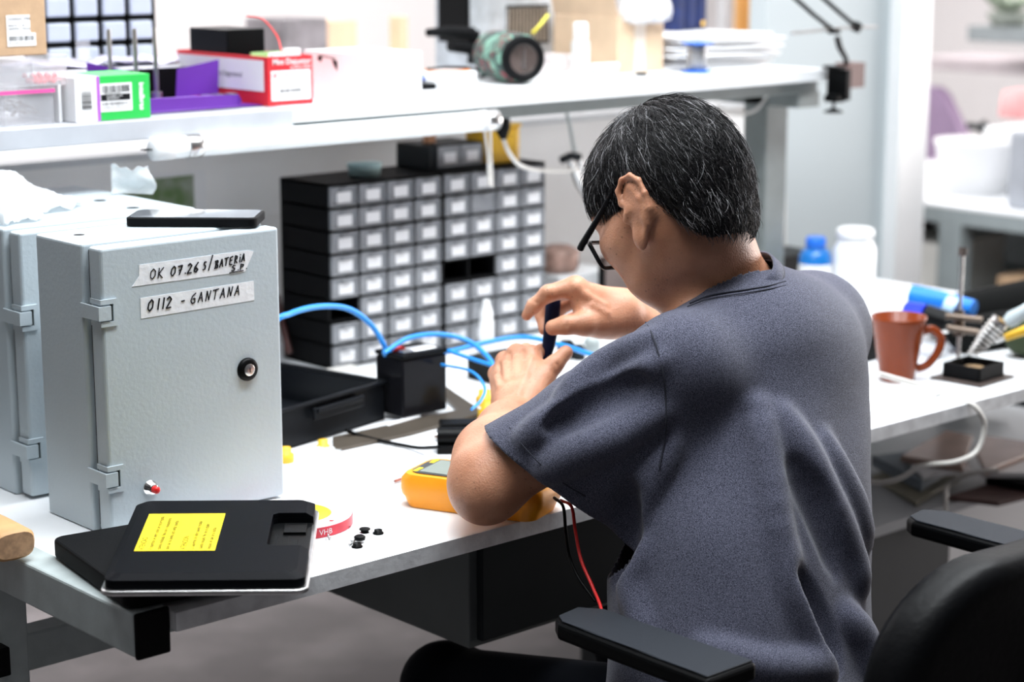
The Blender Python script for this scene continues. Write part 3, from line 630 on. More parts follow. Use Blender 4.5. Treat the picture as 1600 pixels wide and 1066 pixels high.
# magnifier / tool hanging from the shelf on a cord
hg = thing('hanging_pliers', 'grey metal tool hanging on a cord from the shelf beside the head', 'tool', tuple(at(905, 245, Y=2.72)))
q = Vector(hg.location); m = MB(); 
def rel(x, y): return at(x, y, Y=2.72)-q
m.tube([rel(890, 250), rel(905, 285), rel(922, 322)], [0.006, 0.010, 0.004], 8); m.tube([rel(905, 250), rel(915, 285), rel(924, 318)], [0.006, 0.007, 0.004], 8); m.build('jaws', M_metal, hg)
m = MB().tube([rel(878, 250), rel(890, 244), rel(905, 246)], 0.008, 8); m.build('handle', M_dark, hg)
MB().tube([rel(884, 168), rel(892, 205), rel(899, 245)], 0.0035, 6).build('cord', M_steel, hg)

# ================================================================ adapter, multimeter, leads
ad = thing('barrel_adapter', 'black cylindrical power adapter lying behind the multimeter', 'adapter', tuple(at(683, 712, Z=0.75)+Vector((0.0, 0.0, 0.0005))), math.radians(-40))
MB().tube([(0, 0.02, 0.022), (0.09, 0.02, 0.022)], 0.0125, 20).build('barrel', M_black, ad)
MB().tube([(-0.004, 0.02, 0.022), (0.0, 0.02, 0.022)], 0.008, 14).build('ferrule', M_metal, ad)
MB().b2((0.0, 0.004, 0.0), (0.09, 0.034, 0.012)).build('base_label', M_black, ad, 0.001)
m = MB(); text_mesh(m, 'CLE 12V\nDC 2A', 0.006, Matrix.Translation((0.028, 0.0038, 0.007)) @ Matrix.Rotation(math.pi/2, 4, 'X')); m.build('print', M_paper, ad)
p = at(718, 694, Z=0.75); tag(MB().box((0, 0, 0.012), (0.065, 0.035, 0.022)).build('black_block', M_black, bevel=0.003, loc=(p.x+0.03, p.y+0.03, 0.7505)), 'black plastic block behind the cylindrical adapter', 'block')
o = bpy.data.objects['black_block']; o.rotation_euler = (0, 0, math.radians(-35))
cable('power_lead', 'twisted black lead running from the tray to the cylindrical adapter', 'cable', [at(x, y, Z=z) for x, y, z in ((540, 672, 0.765), (560, 680, 0.756), (590, 688, 0.754), (625, 695, 0.754), (655, 700, 0.757), (686, 699, 0.772))], 0.0028, M_black)
for i, (x, y, s, lbs) in enumerate([(757, 633, 0.014, 'yellow connector beyond the left forearm, nearest the plate'), (762, 655, 0.015, 'yellow connector touching the left forearm'), (446, 722, 0.012, 'yellow cap under the near wall of the tray'), (505, 706, 0.010, 'small yellow piece in front of the tray corner')]):
    p = at(x, y, Z=0.75); m = MB(); m.lathe([(0, 0), (s, 0), (s, s*0.9), (s*0.7, s), (s*0.7, s*1.7), (0, s*1.8)], (0, 0, 0), 10)
    tag(m.build('yellow_connector', M_yel, loc=(p.x, p.y, 0.7505)), lbs, 'connector')
p = at(480, 712, Z=0.75); o = wrap((p.x, p.y, 0.7505), 0.045, 0.02, 0.014, 12, 'clear plastic bag scrap in front of the tray', -0.5); o.name = 'plastic_bag'; o['category'] = 'bag'; del o['group']

mm = thing('multimeter', 'yellow cased digital multimeter lying face up beside the left elbow', 'multimeter', (1.613, 1.850, 0.751), math.radians(-68))
M_my = mat('multimeter_yellow', (0.95, 0.36, 0.008), 0.42, var=0.03)
def mo(s, dx=0.0):    # outline: long axis x
    W2, L2 = 0.047*s, 0.100*s
    return [(x, y*(1.0-0.10*max(0, (abs(x)-0.02)/0.08 if x > 0 else 0))) for x, y in rrect(2*L2, 2*W2, 0.020*s, 6)]
m = MB(); lv = [(0.90, 0.0), (0.95, 0.012), (0.985, 0.016), (1.0, 0.024), (0.99, 0.036), (0.93, 0.043)]
rg = [[(a, b, z) for a, b in mo(s)] for s, z in lv]; n_ = len(rg[0])
m.add([v for r in rg for v in r], [(i*n_+k, i*n_+(k+1) % n_, (i+1)*n_+(k+1) % n_, (i+1)*n_+k) for i in range(len(lv)-1) for k in range(n_)], True)
m.add(rg[0], [tuple(range(n_))], False); m.add(rg[-1], [tuple(range(n_))], False); m.build('holster', M_my, mm)
MB().prism([(x*0.93-0.001, y*0.80) for x, y in mo(0.93)], 0.0425, 0.0445).build('face', mat('dark_meter_face', (0.05, 0.055, 0.06), 0.4), mm)
MB().b2((-0.074, -0.030, 0.0446), (-0.030, 0.030, 0.0452)).build('display', mat('grey_green_lcd', (0.26, 0.30, 0.27), 0.25, var=0.02), mm)['label'] = 'grey green display'
m = MB(); text_mesh(m, 'DIGITAL', 0.009, Matrix.Translation((-0.076, -0.028, 0.0448)) @ Matrix.Rotation(math.pi/2, 4, 'Z')); text_mesh(m, 'TRUE', 0.009, Matrix.Translation((-0.076, 0.012, 0.0448)) @ Matrix.Rotation(math.pi/2, 4, 'Z'))
m = MB(); m.b2((-0.083, -0.031, 0.0446), (-0.077, -0.012, 0.0449)).b2((-0.083, 0.014, 0.0446), (-0.077, 0.031, 0.0449)); m.build('yellow_badge', MATS['yellow_label_print'], mm)
MB().lathe([(0, 0.054), (0.011, 0.054), (0.013, 0.052), (0.016, 0.0446)], (0.016, 0, 0), 24).build('dial', M_black, mm)
for k in range(4): MB().lathe([(0.0045, 0.047), (0.0055, 0.0475), (0.0055, 0.0445)], (0.070, -0.024+k*0.016, 0), 16).build('socket', M_red if k % 2 else M_black, mm)
pr_ = thing('test_probe', 'brown test probe with a bare tip poking out from under the multimeter', 'probe', tuple(at(611, 754, Z=0.7535)))
q = Vector(pr_.location); MB().tube([Vector((0, 0, 0)), (at(617, 752, Z=0.7535)-q)], 0.0012, 8).build('tip', M_chrome, pr_)
MB().tube([at(617, 752, Z=0.7538)-q, at(641, 744, Z=0.7538)-q], 0.0022, 8).build('sleeve', mat('brown_probe', (0.35, 0.10, 0.06), 0.4), pr_)
red = spline([at(876, 782, Z=0.785), at(893, 792, D=2.42), at(899, 830, D=2.40), at(908, 875, D=2.38), at(925, 915, D=2.36), at(939, 950, D=2.33), at(943, 985, D=2.30)], 8)
tag(MB().tube(red, 0.0021, 8).build('red_test_lead', M_red), 'red test lead hanging from the multimeter over the bench edge', 'cable')
blk = spline([at(866, 778, Z=0.785), at(880, 792, D=2.44), at(884, 830, D=2.42), at(890, 870, D=2.40), at(905, 905, D=2.38), at(930, 940, D=2.36)], 8)
tag(MB().tube(blk, 0.0021, 8).build('black_test_lead', M_black), 'black test lead hanging from the multimeter beside the red one', 'cable')
# ================================================================ things on the shelf
ZS = 1.2055
def sp(px, py): return at(px, py, Z=ZS)
def carton(name, label, cat, loc, d, m_, bev=0.0015, rz=0.0, part='carton'):
    t = thing(name, label, cat, loc, rz); MB().b2((0, 0, 0), d).build(part, m_, t, bev); return t
def barcode(m, x0, z0, w, h, M, seed=1):
    r = random.Random(seed); x = x0
    while x < x0+w:
        b = r.choice([.0006, .0010, .0016]); m.quad(M @ Vector((x, z0, 0)), M @ Vector((min(x+b, x0+w), z0, 0)), M @ Vector((min(x+b, x0+w), z0+h, 0)), M @ Vector((x, z0+h, 0))); x += b+r.choice([.0006, .0010, .0014])
def FM(x, y, z): return Matrix.Translation((x, y, z)) @ Matrix.Rotation(math.pi/2, 4, 'X')      # x right, y up, facing -Y
def SM(x, y, z): return Matrix.Translation((x, y, z)) @ Matrix.Rotation(-math.pi/2, 4, 'Z') @ Matrix.Rotation(math.pi/2, 4, 'X')   # on a -X face
# sorting cases and brown box at the left
def case(label, loc, W, D, H, rib, contents):
    t = thing('parts_case', label, 'case', loc)
    m = MB(); e = 0.0018
    m.b2((0, 0, 0), (W, D, e)).b2((0, 0, 0), (W, e, H)).b2((0, D-e, 0), (W, D, H)).b2((0, 0, 0), (e, D, H)).b2((W-e, 0, 0), (W, D, H))
    for k in range(1, rib): m.b2((W*k/rib, 0, 0), (W*k/rib+e, D, H))
    m.build('tray', M_clear, t, 0.001); MB().b2((-0.002, -0.002, H+0.0005), (W+0.002, D+0.002, H+0.009)).build('lid', M_clear, t, 0.001)
    return t
lc = case('lower translucent parts case holding tangled wire offcuts, under a cardboard box', (1.255, 2.535, ZS), 0.155, 0.10, 0.042, 2, None)
MB().b2((-0.0, -0.003, 0.0435), (0.156, -0.0021, 0.0485)).build('lid_stripe', mat('magenta_strip', (0.80, 0.10, 0.35), 0.4), lc)['label'] = 'magenta stripe along the lid'
rnd = random.Random(3); m = MB()
for i in range(26):
    c = Vector((rnd.uniform(.095, .14), rnd.uniform(.02, .07), rnd.uniform(.004, .02))); m.tube(spline([c+Vector((rnd.uniform(-.02, .02), rnd.uniform(-.012, .012), rnd.uniform(-.003, .014))) for _ in range(4)], 4), 0.0006, 4)
tag(m.build('wire_offcuts', mat('brown_wire_mix', (0.20, 0.13, 0.08), 0.5, var=0.5, scale=90), loc=(1.255, 2.535, ZS+0.002)), 'tangle of brown wire offcuts inside the lower parts case', 'wire', kind='stuff')
uc = case('upper translucent parts case with bright red beads, directly under the brown box', (1.268, 2.535, ZS+0.0525), 0.165, 0.10, 0.034, 3, None)
bead = None; k = 0
for j in range(4):
    for i in range(6):
        x = 0.121+0.0075*i; y = 0.008+0.009*j; z = ZS+0.0525+0.0062+(0.007 if (i+j) % 3 == 0 else 0)
        if bead is None: bead = MB().lathe([(0.0001, -.0042), (.003, -.003), (.0042, 0), (.003, .003), (.0001, .0042)], (0, 0, 0), 12).build('red_bead', mat('salmon_red_plastic', (0.90, 0.07, 0.08), 0.4)); b = bead; tag(b, 'salmon red bead inside the upper parts case', 'bead', 'red beads in the parts case')
        else: b = bead.copy(); COL.objects.link(b)
        b.location = (1.268+x-0.004, 2.535+y, z)
bb = carton('cardboard_box', 'brown cardboard box with white barcode labels on top of the clear cases', 'box', (1.262, 2.538, ZS+0.0965), (0.143, 0.11, 0.10), M_card)
m = MB(); m.b2((0.082, -0.0006, 0.030), (0.118, -0.0002, 0.056)); m.b2((0.082, -0.0008, 0.013), (0.126, -0.0002, 0.031)); lb_ = m.build('label', M_paper, bb)
m = MB(); text_mesh(m, 'CODIGO: 3784', 0.0052, FM(0.084, -0.0010, 0.049)); text_mesh(m, 'EPACIS 15 45\n(GEMMA + FACE)', 0.0045, FM(0.084, -0.0010, 0.040)); text_mesh(m, 'BN   CAB/CD/UR/51/V', 0.0034, FM(0.084, -0.0010, 0.0165))
barcode(m, 0.085, 0.0205, 0.038, 0.0065, FM(0, -0.0010, 0), 5); m.build('label_print', M_ink, lb_)
tag(MB().b2((0, 0, 0), (0.004, 0.12, 0.060)).build('white_card', M_paper, loc=(1.418, 2.535, ZS)), 'upright white card between the clear case and the green box', 'card')
gx = thing('green_box', 'small white and green product box with a barcode sticker at the shelf front', 'box', (1.431, 2.512, ZS))
W_, D_, H_ = 0.122, 0.09, 0.0635
MB().b2((0, 0, 0), (W_, D_, H_)).build('carton', M_paper, gx, 0.001)
MB().b2((0.040, -0.0006, 0.0005), (W_+0.0004, D_*1.0, H_+0.0006)).build('green_sleeve', mat('bright_green_print', (0.02, 0.50, 0.08), 0.5), gx, 0.0006)
MB().b2((0.035, -0.0006, 0.0005), (0.040, D_, H_+0.0005)).build('violet_stripe', mat('violet_print', (0.45, 0.12, 0.60), 0.5), gx)
s_ = MB().b2((0.040, -0.0011, 0.013), (0.092, -0.0007, 0.053)).build('sticker', M_paper, gx)
m = MB(); barcode(m, 0.043, 0.040, 0.046, 0.010, FM(0, -0.0014, 0), 9); barcode(m, 0.043, 0.022, 0.042, 0.004, FM(0, -0.0014, 0), 2)
m.b2((0.041, -0.0014, 0.0285), (0.089, -0.0012, 0.0375)); text_mesh(m, '789 6637 679661', 0.004, FM(0.046, -0.0014, 0.0365+0.001)); text_mesh(m, 'INTELBRAS S/A - INDUSTRIA\nDE TELECOMUNICACAO', 0.0028, FM(0.044, -0.0014, 0.0185)); m.build('barcode_print', M_ink, s_)
m = MB(); text_mesh(m, 'INTELBRAS CFTV\nSEGURANCA', 0.0035, FM(0.050, -0.0016, 0.0335)); m.build('white_print', M_paper, s_)
m = MB(); text_mesh(m, 'intelbras', 0.0115, FM(0.1045, -0.0012, 0.052) @ Matrix.Rotation(-math.pi/2, 4, 'Z'), bold=0.0004); m.build('brand_lettering', M_paper, gx)
m = MB(); barcode(m, 0.012, -0.028, 0.026, 0.014, FM(0, -0.0012, 0) @ Matrix.Translation((0, 0, 0)), 4); 
m = MB(); barcode(m, -0.044, 0.010, 0.026, 0.016, FM(0, -0.0012, 0) @ Matrix.Rotation(-math.pi/2, 4, 'Z'), 4); m.build('side_barcode', M_ink, gx)

# purple tray box with flaps, steel rods on spring feet
M_pur = mat('purple_card', (0.115, 0.022, 0.30), 0.5, var=0.08)
px_ = thing('purple_box', 'open purple cardboard box with folded down flaps and a black inside', 'box', (1.566, 2.56, ZS))
MB().b2((0, 0, 0), (0.245, 0.22, 0.002)).b2((0, 0.21, 0), (0.245, 0.212, 0.05)).b2((0, 0, 0), (0.002, 0.21, 0.05)).build('base', M_pur, px_)
MB().b2((0.004, 0.205, 0.002), (0.245, 0.2095, 0.05)).build('inner_back', M_cap, px_)
MB().prism([(0.112, 0), (0.225, 0), (0.225, 0.002), (0.112, 0.002)], 0, 0.001).build('glue_tab', M_pur, px_)
m = MB(); q0 = Vector(px_.location)
def prl(x, y, Y): return at(x, y, Y=Y)-q0
m.add([prl(275, 152, 2.66), prl(341, 146, 2.66), prl(342, 93, 2.66), prl(277, 108, 2.66)], [(0, 1, 2, 3)], False); o = m.build('upright_flap', M_pur, px_); o.modifiers.new('s', 'SOLIDIFY').thickness = 0.0015
m = MB(); m.add([prl(135, 97, 2.74), prl(206, 112, 2.70), prl(206, 142, 2.70), prl(137, 142, 2.74)], [(0, 1, 2, 3)], False); o = m.build('upright_flap', M_pur, px_); o.modifiers.new('s', 'SOLIDIFY').thickness = 0.0015
m = MB(); m.add([prl(193, 178, 2.54), prl(372, 165, 2.54), prl(377, 157, 2.535), prl(372, 148, 2.54), prl(300, 150, 2.545), prl(192, 157, 2.54)], [tuple(range(6))], False); o = m.build('front_flap', M_pur, px_); o.modifiers.new('s', 'SOLIDIFY').thickness = 0.002
rod = None
for i, (x, y0, y1, Y, lbs) in enumerate([(170, 46, 150, 2.70, 'upright steel rod in the purple box, leftmost of the three'), (210, 45, 150, 2.65, 'upright steel rod in the purple box, middle of the three'), (241, 44, 150, 2.64, 'upright steel rod in the purple box, rightmost of the three')]):
    b = at(x+4, 150, Y=Y); h_ = at(x, y0, Y=Y).z-(ZS+0.002)
    t = thing('steel_rod', lbs, 'rod', (b.x, Y, ZS+0.0025), group='steel rods standing in the purple box')
    MB().tube([(0, 0, 0), (0.0, 0, h_)], 0.0036, 14).build('shaft', M_metal, t); MB().cyl((0, 0, 0.0), 0.0085, 0.022, 16).build('foot', M_metal, t)
for i in range(3):
    b = at(232+i*14, 150, Y=2.64+0.01*i); tag(MB().prism(rrect(0.016, 0.016, 0.003), 0, 0.018).build('steel_nut', M_metal, loc=(1.70+0.022*i, 2.585+0.004*(i % 2), ZS+0.0025)), ['small steel block at the left in the purple box front', 'small steel block in the middle of the purple box front', 'small steel block at the right in the purple box front'][i], 'block', 'small steel blocks in the purple box')
m = MB(); rnd = random.Random(5); n = 14; vs = []; fs = []
for j in range(6):
    for i in range(n+1): vs.append((0.02+i*0.026, j*0.02, 0.004*math.sin(i*1.1+j)+0.003*math.sin(2.3*i-j)))
for j in range(5):
    for i in range(n): a = j*(n+1)+i; fs.append((a, a+1, a+n+2, a+n+1))
m.smooth = True; m.add(vs, fs); o = m.build('plastic_sheet', mat('lilac_plastic_film', (0.74, 0.70, 0.86), 0.3, var=0.08, scale=30), loc=(1.47, 2.79, ZS+0.060)); o.modifiers.new('s', 'SOLIDIFY').thickness = 0.001
tag(o, 'crinkled lilac white plastic film lying across the purple box', 'plastic film')
wb2 = carton('white_carton', 'low white carton under the plastic film behind the green box', 'box', (1.50, 2.79, ZS), (0.32, 0.12, 0.052), M_paper)

cb = thing('clear_bracket', 'clear plastic bracket clip standing on the plastic film', 'bracket', (1.60, 2.80, ZS+0.067))
MB().b2((0, 0, 0), (0.035, 0.02, 0.002)).build('foot', M_clear, cb); MB().b2((0.006, 0.008, 0.002), (0.03, 0.010, 0.03)).build('upright', M_clear, cb)

# large black framed drawer rack at the back left
gr = thing('storage_rack', 'black framed rack of large pale translucent drawers at the back of the shelf', 'storage rack', (1.60, 2.90, ZS))
gr.location = (at(66, 60, Y=2.92).x, 2.92, 1.10)
x1 = at(238, 60, Y=2.92).x-gr.location.x; M_cell = mat('pale_blue_drawer', (0.42, 0.46, 0.55), 0.5, var=0.06)
gr.location.z = ZS; gr.location.y = 2.915; cw = x1/4; m = MB(); Hh = 0.20
for c in range(5): m.b2((c*cw-0.004, 0, 0), (c*cw+0.004, 0.06, Hh))
for r in range(6): m.b2((0, 0, r*0.040-0.004+0.004), (x1, 0.06, r*0.040+0.008))
m.b2((0, 0.055, 0), (x1, 0.06, Hh)); m.build('frame', M_blackm, gr)
d0 = None
for r in range(5):
    for c in range(4):
        if d0 is None: d0 = MB().b2((0.005, -0.006, 0.009), (cw-0.005, 0.03, 0.039)).build('drawer', M_cell, gr, 0.003); d = d0
        else: d = d0.copy(); COL.objects.link(d)
        d.location = (c*cw, 0, r*0.040)

# red and white carton with parts inside
rb = thing('red_white_box', 'open red and white printed carton filled with electronic parts', 'box', (1.785, 2.545, ZS))
W_, D_, H_ = 0.086, 0.255, 0.076
m = MB(); e = 0.0015; m.b2((0, 0, 0), (W_, D_, e)).b2((0, 0, 0), (W_, e, H_)).b2((0, D_-e, 0), (W_, D_, H_)).b2((0, 0, 0), (e, D_, H_)).b2((W_-e, 0, 0), (W_, D_, H_)); m.build('carton', M_redpaper, rb, 0.0008)
MB().b2((-0.0008, 0.01, 0.022), (-0.0002, D_-0.004, H_-0.006)).build('side_panel', M_paper, rb)
l2 = MB().b2((0.006, -0.0008, 0.008), (W_-0.005, -0.0002, 0.054)).build('front_label', M_paper, rb)
m = MB(); text_mesh(m, 'Mini Disjuntor', 0.0125, FM(W_-0.004, -0.0012, 0.0635), 'RIGHT', 0.0002); text_mesh(m, 'modelo 8300', 0.0075, FM(W_-0.004, -0.0012, 0.0565), 'RIGHT'); m.build('front_lettering', M_paper, rb)
m = MB(); text_mesh(m, 'ELITROM', 0.0065, FM(0.022, -0.0013, 0.0445)); m.lathe([(0.002, 0), (0.0038, 0)], (0.013, -0.0013, 0.047), 14, RX); m.build('logo', M_redpaper, l2)
m = MB(); barcode(m, 0.022, 0.020, 0.042, 0.0055, FM(0, -0.0013, 0), 12); 
for k in range(3): m.b2((0.018, -0.0013, 0.029+k*0.004), (0.065-0.006*k, -0.0011, 0.0294+k*0.004))
m.build('barcode_print', MATS['dark_grey_steel'], l2)
m = MB(); text_mesh(m, 'sobre Seguranca!', 0.012, SM(-0.0012, 0.150, 0.042)); m.build('side_lettering', MATS['dark_grey_steel'], rb)
bc_ = carton('black_case', 'black plastic case standing in the red and white carton', 'case', (1.792, 2.68, ZS+0.003), (0.072, 0.108, 0.110), M_black)
bc_.location = (1.790, 2.66, ZS+0.003); 
tag(MB().b2((0, 0, 0), (0.070, 0.004, 0.016)).build('circuit_board', mat('pale_green_board', (0.35, 0.55, 0.22), 0.5), loc=(1.794, 2.60, ZS+0.064)), 'pale green circuit board edge rising from the carton', 'circuit board')
o = bpy.data.objects['circuit_board']
for i in range(3):
    tag(MB().b2((0, 0, 0), (0.026, 0.014, 0.07+0.006*i)).build('connector_block', M_white if i != 1 else M_paper, bevel=0.001, loc=(1.7875+0.0275*i, 2.572+0.0, ZS+0.003)), ['white connector block at the left inside the carton', 'white connector block in the middle inside the carton', 'white connector block at the right inside the carton'][i], 'connector', 'white connector blocks in the red carton')
cable('red_wire', 'thin red wire arching over the black case', 'wire', A((385, 25, 3.05), (410, 30, 3.05), (432, 55, 3.04), (440, 80, 3.0)), 0.0012, M_red)

# white carton with a torn hole
wc = thing('white_carton', 'plain white carton with a small torn hole in its side, right of the red box', 'box', (1.937, 2.502, ZS))
MB().b2((0, 0, 0), (0.120, 0.155, 0.076)).build('carton', M_white, wc, 0.0012)
m = MB(); m.quad((-0.0006, 0.120, 0.064), (-0.0006, 0.108, 0.070), (-0.0006, 0.106, 0.064), (-0.0006, 0.110, 0.058)).quad((-0.0006, 0.080, 0.064), (-0.0006, 0.066, 0.062), (-0.0006, 0.066, 0.046), (-0.0006, 0.074, 0.054)).quad((-0.0006, 0.118, 0.070), (-0.0006, 0.07, 0.066), (-0.0006, 0.07, 0.0645), (-0.0006, 0.118, 0.0685)); m.build('torn_hole', M_ink, wc)

# pens, wire, white spool
pz = at(665, 100, Z=ZS+0.02)
pn = thing('marker_pen', 'green and blue marker pen lying behind the white carton', 'marker', (2.17, 2.66, ZS+0.018))
MB().tube([(-0.06, 0, 0), (-0.005, 0.0, 0)], 0.0085, 14).build('cap', mat('green_plastic', (0.05, 0.45, 0.12), 0.4), pn); MB().tube([(-0.005, 0, 0), (0.02, 0, 0)], 0.008, 14).build('barrel', mat('blue_plastic', (0.06, 0.13, 0.55), 0.4), pn); MB().tube([(0.02, 0, 0), (0.034, 0, 0)], [0.007, 0.005], 14).build('tip', M_white, pn)
tag(MB().b2((0, 0, 0), (0.12, 0.05, 0.0095)).build('black_pouch', M_blackm, loc=(2.10, 2.63, ZS)), 'flat black pouch under the marker pen', 'pouch')
cable('black_wire', 'black wire hooked over the white spool on the shelf', 'wire', [at(x, y, Z=ZS+0.04) for x, y in ((668, 108), (700, 105), (735, 106), (748, 110))]+[at(749, 122, Z=ZS+0.02)], 0.0022, M_black)
ws = thing('white_spool', 'white spool with an orange ring on top, right of the white carton', 'spool', tuple(at(712, 140, Z=ZS)))
ws.location = (at(712, 138, Z=ZS).x+0.01, at(712, 138, Z=ZS).y+0.035, ZS)
MB().lathe([(0, 0), (0.052, 0), (0.052, 0.026), (0.036, 0.028), (0, 0.028)], (0, 0, 0), 40).build('drum', M_white, ws); MB().lathe([(0.034, 0.0285), (0.040, 0.0285), (0.040, 0.030), (0.034, 0.030)], (0, 0, 0), 40).build('ring', mat('orange_plastic', (0.85, 0.25, 0.05), 0.4), ws)

# camouflage barrel speaker
cs_loc = at(818, 90, Y=2.60)
cs = thing('barrel_speaker', 'camouflage barrel speaker lying on the shelf, its round black end to the viewer', 'speaker', (cs_loc.x, 2.60, ZS+0.045))
M_camo = bpy.data.materials.new('camouflage_mesh'); M_camo.use_nodes = True; nt = M_camo.node_tree; bs = nt.nodes['Principled BSDF']
vo = nt.nodes.new('ShaderNodeTexVoronoi'); vo.inputs['Scale'].default_value = 75; tc = nt.nodes.new('ShaderNodeTexCoord'); nz = nt.nodes.new('ShaderNodeTexNoise'); nz.inputs['Scale'].default_value = 30
mxv = nt.nodes.new('ShaderNodeMix'); mxv.data_type = 'VECTOR'; mxv.inputs['Factor'].default_value = 0.08
nt.links.new(tc.outputs['Object'], nz.inputs['Vector']); nt.links.new(tc.outputs['Object'], mxv.inputs['A']); nt.links.new(nz.outputs['Color'], mxv.inputs['B']); nt.links.new(mxv.outputs['Result'], vo.inputs['Vector'])
cr = nt.nodes.new('ShaderNodeValToRGB'); cr.color_ramp.interpolation = 'CONSTANT'; E_ = cr.color_ramp.elements
E_[0].position = 0; E_[0].color = (0.02, 0.05, 0.045, 1); E_[1].position = 0.3; E_[1].color = (0.07, 0.17, 0.13, 1)
for ps, c in ((0.5, (0.16, 0.34, 0.26, 1)), (0.66, (0.03, 0.04, 0.04, 1)), (0.86, (0.20, 0.03, 0.04, 1))): e = E_.new(ps); e.color = c
sxyz = nt.nodes.new('ShaderNodeSeparateXYZ'); nt.links.new(vo.outputs['Color'], sxyz.inputs[0]); nt.links.new(sxyz.outputs[0], cr.inputs[0]); nt.links.new(cr.outputs[0], bs.inputs['Base Color']); bs.inputs['Roughness'].default_value = 0.7
ax = Euler((-math.pi/2, 0, math.radians(-20)))
MB().lathe([(0.0385, 0.0), (0.043, 0.012), (0.045, 0.05), (0.043, 0.135), (0.0385, 0.15), (0, 0.15)], (0, 0, 0), 40, ax).build('cylinder', M_camo, cs)
MB().lathe([(0.026, -0.001), (0.030, -0.006), (0.036, -0.006), (0.0405, 0.0), (0.0405, 0.008)], (0, 0, 0), 40, ax).build('end_ring', M_blackm, cs)
MB().lathe([(0.0, -0.001), (0.012, 0.001), (0.022, 0.003), (0.027, 0.0)], (0, 0, 0), 40, ax).build('diaphragm', mat('dark_bronze_cone', (0.08, 0.06, 0.055), 0.35, var=0.3, scale=40), cs)
R0 = ax.to_matrix(); MB().box(R0 @ Vector((0, 0, -0.0025)), (0.0025, 0.002, 0.036)).build('centre_mark', M_metal, cs)
# black gripper/holder left of the speaker
gp = thing('black_holder', 'black plastic clamp holder standing between the white carton and the speaker', 'holder', (at(715, 90, Y=2.80).x, 2.80, ZS))
q = Vector(gp.location)
def gl(x, y, Y=2.80): return at(x, y, Y=Y)-q
MB().tube([gl(668, 51), gl(700, 49), gl(738, 52)], [0.007, 0.010, 0.012], 12).build('grip', M_blackm, gp)
MB().tube([gl(738, 50), gl(742, 75), gl(738, 100)], [0.014, 0.012, 0.010], 12).build('post', M_blackm, gp)
MB().tube([gl(703, 72), gl(742, 76)], [0.010, 0.012], 12).build('arm', M_blackm, gp)
MB().cyl((gl(738, 100).x, 0, 0), 0.028, 0.010, 24).build('base', M_blackm, gp)
# metal equipment with ribs
eq = thing('metal_chassis', 'silver metal equipment chassis with ribbed openings behind the speaker', 'equipment', (at(722, 60, Y=2.88).x, 2.86, ZS))
we = at(868, 60, Y=2.86).x-eq.location.x
MB().b2((0, 0, 0), (we, 0.10, 0.20)).build('case', mat('galvanised_steel', (0.50, 0.54, 0.58), 0.4, 0.5, var=0.15, scale=30), eq, 0.002)
m = MB()
for k in range(12): m.b2((we*0.42+k*0.009, -0.004, 0.055), (we*0.42+k*0.009+0.004, 0.0, 0.12))
m.build('ribs', M_metal, eq); MB().b2((we*0.42, -0.0015, 0.05), (we*0.42+0.11, -0.0005, 0.125)).build('dark_opening', M_dark, eq)
MB().b2((we*0.38, -0.012, 0.060), (we*0.38+0.020, -0.0005, 0.070)).build('connector', M_black, eq); MB().b2((we*0.38-0.012, -0.012, 0.060), (we*0.38-0.0005, -0.0005, 0.070)).build('connector', M_red, eq)
MB().b2((-0.008, -0.003, 0.058), (-0.0005, 0.08, 0.20)).build('side_bracket', M_black, eq)
cable('yellow_wire', 'thick yellow wire slanting in front of the ribbed chassis', 'wire', A((832, 52, 3.40), (843, 40, 3.40), (856, 24, 3.42)), 0.0035, mat('olive_yellow', (0.60, 0.52, 0.05), 0.5))
tag(MB().b2((0, 0, 0), (0.10, 0.06, 0.035)).build('small_carton', mat('faded_printed_card', (0.55, 0.50, 0.50), 0.7, var=0.3, scale=60), loc=(at(850, 100, Y=2.75).x-0.02, 2.76, ZS)), 'small faded printed carton between speaker and large cardboard box', 'box')

# large cardboard box with papers
kx = thing('cardboard_box', 'large open cardboard box with crumpled white paper sticking out of the top', 'box', (2.672, 2.672, ZS))
MB().b2((0, 0, 0), (0.125, 0.175, 0.105)).build('carton', M_card_l, kx, 0.0015)
MB().b2((0.045, -0.0008, 0.002), (0.075, -0.0002, 0.105)).build('packing_tape', mat('pale_packing_tape', (0.78, 0.68, 0.58), 0.3), kx)
m = MB(); m.add([(0, 0.0, 0.106), (0, 0.175, 0.106), (-0.02, 0.175, 0.185), (-0.02, 0.0, 0.175)], [(0, 1, 2, 3)]); o = m.build('flap', M_card_l, kx); o.modifiers.new('s', 'SOLIDIFY').thickness = 0.002
pp_ = MB(); rnd = random.Random(9)
for k in range(3):
    n = 8; vs = []; fs = []
    for j in range(n+1):
        for i in range(n+1): vs.append((0.01+i*0.013+0.004*math.sin(j+k), -0.012+0.012*k+0.010*math.sin(1.3*i+j*0.7+k), 0.075+j*0.014+0.004*math.sin(i*1.7+k)))
    for j in range(n):
        for i in range(n): a = j*(n+1)+i; fs.append((a, a+1, a+n+2, a+n+1))
    pp_.add(vs, fs, True)
o = pp_.build('crumpled_paper', M_paper, loc=(2.672, 2.664, ZS+0.02)); o.modifiers.new('s', 'SOLIDIFY').thickness = 0.0006; tag(o, 'crumpled white paper hanging out of the large cardboard box', 'paper')
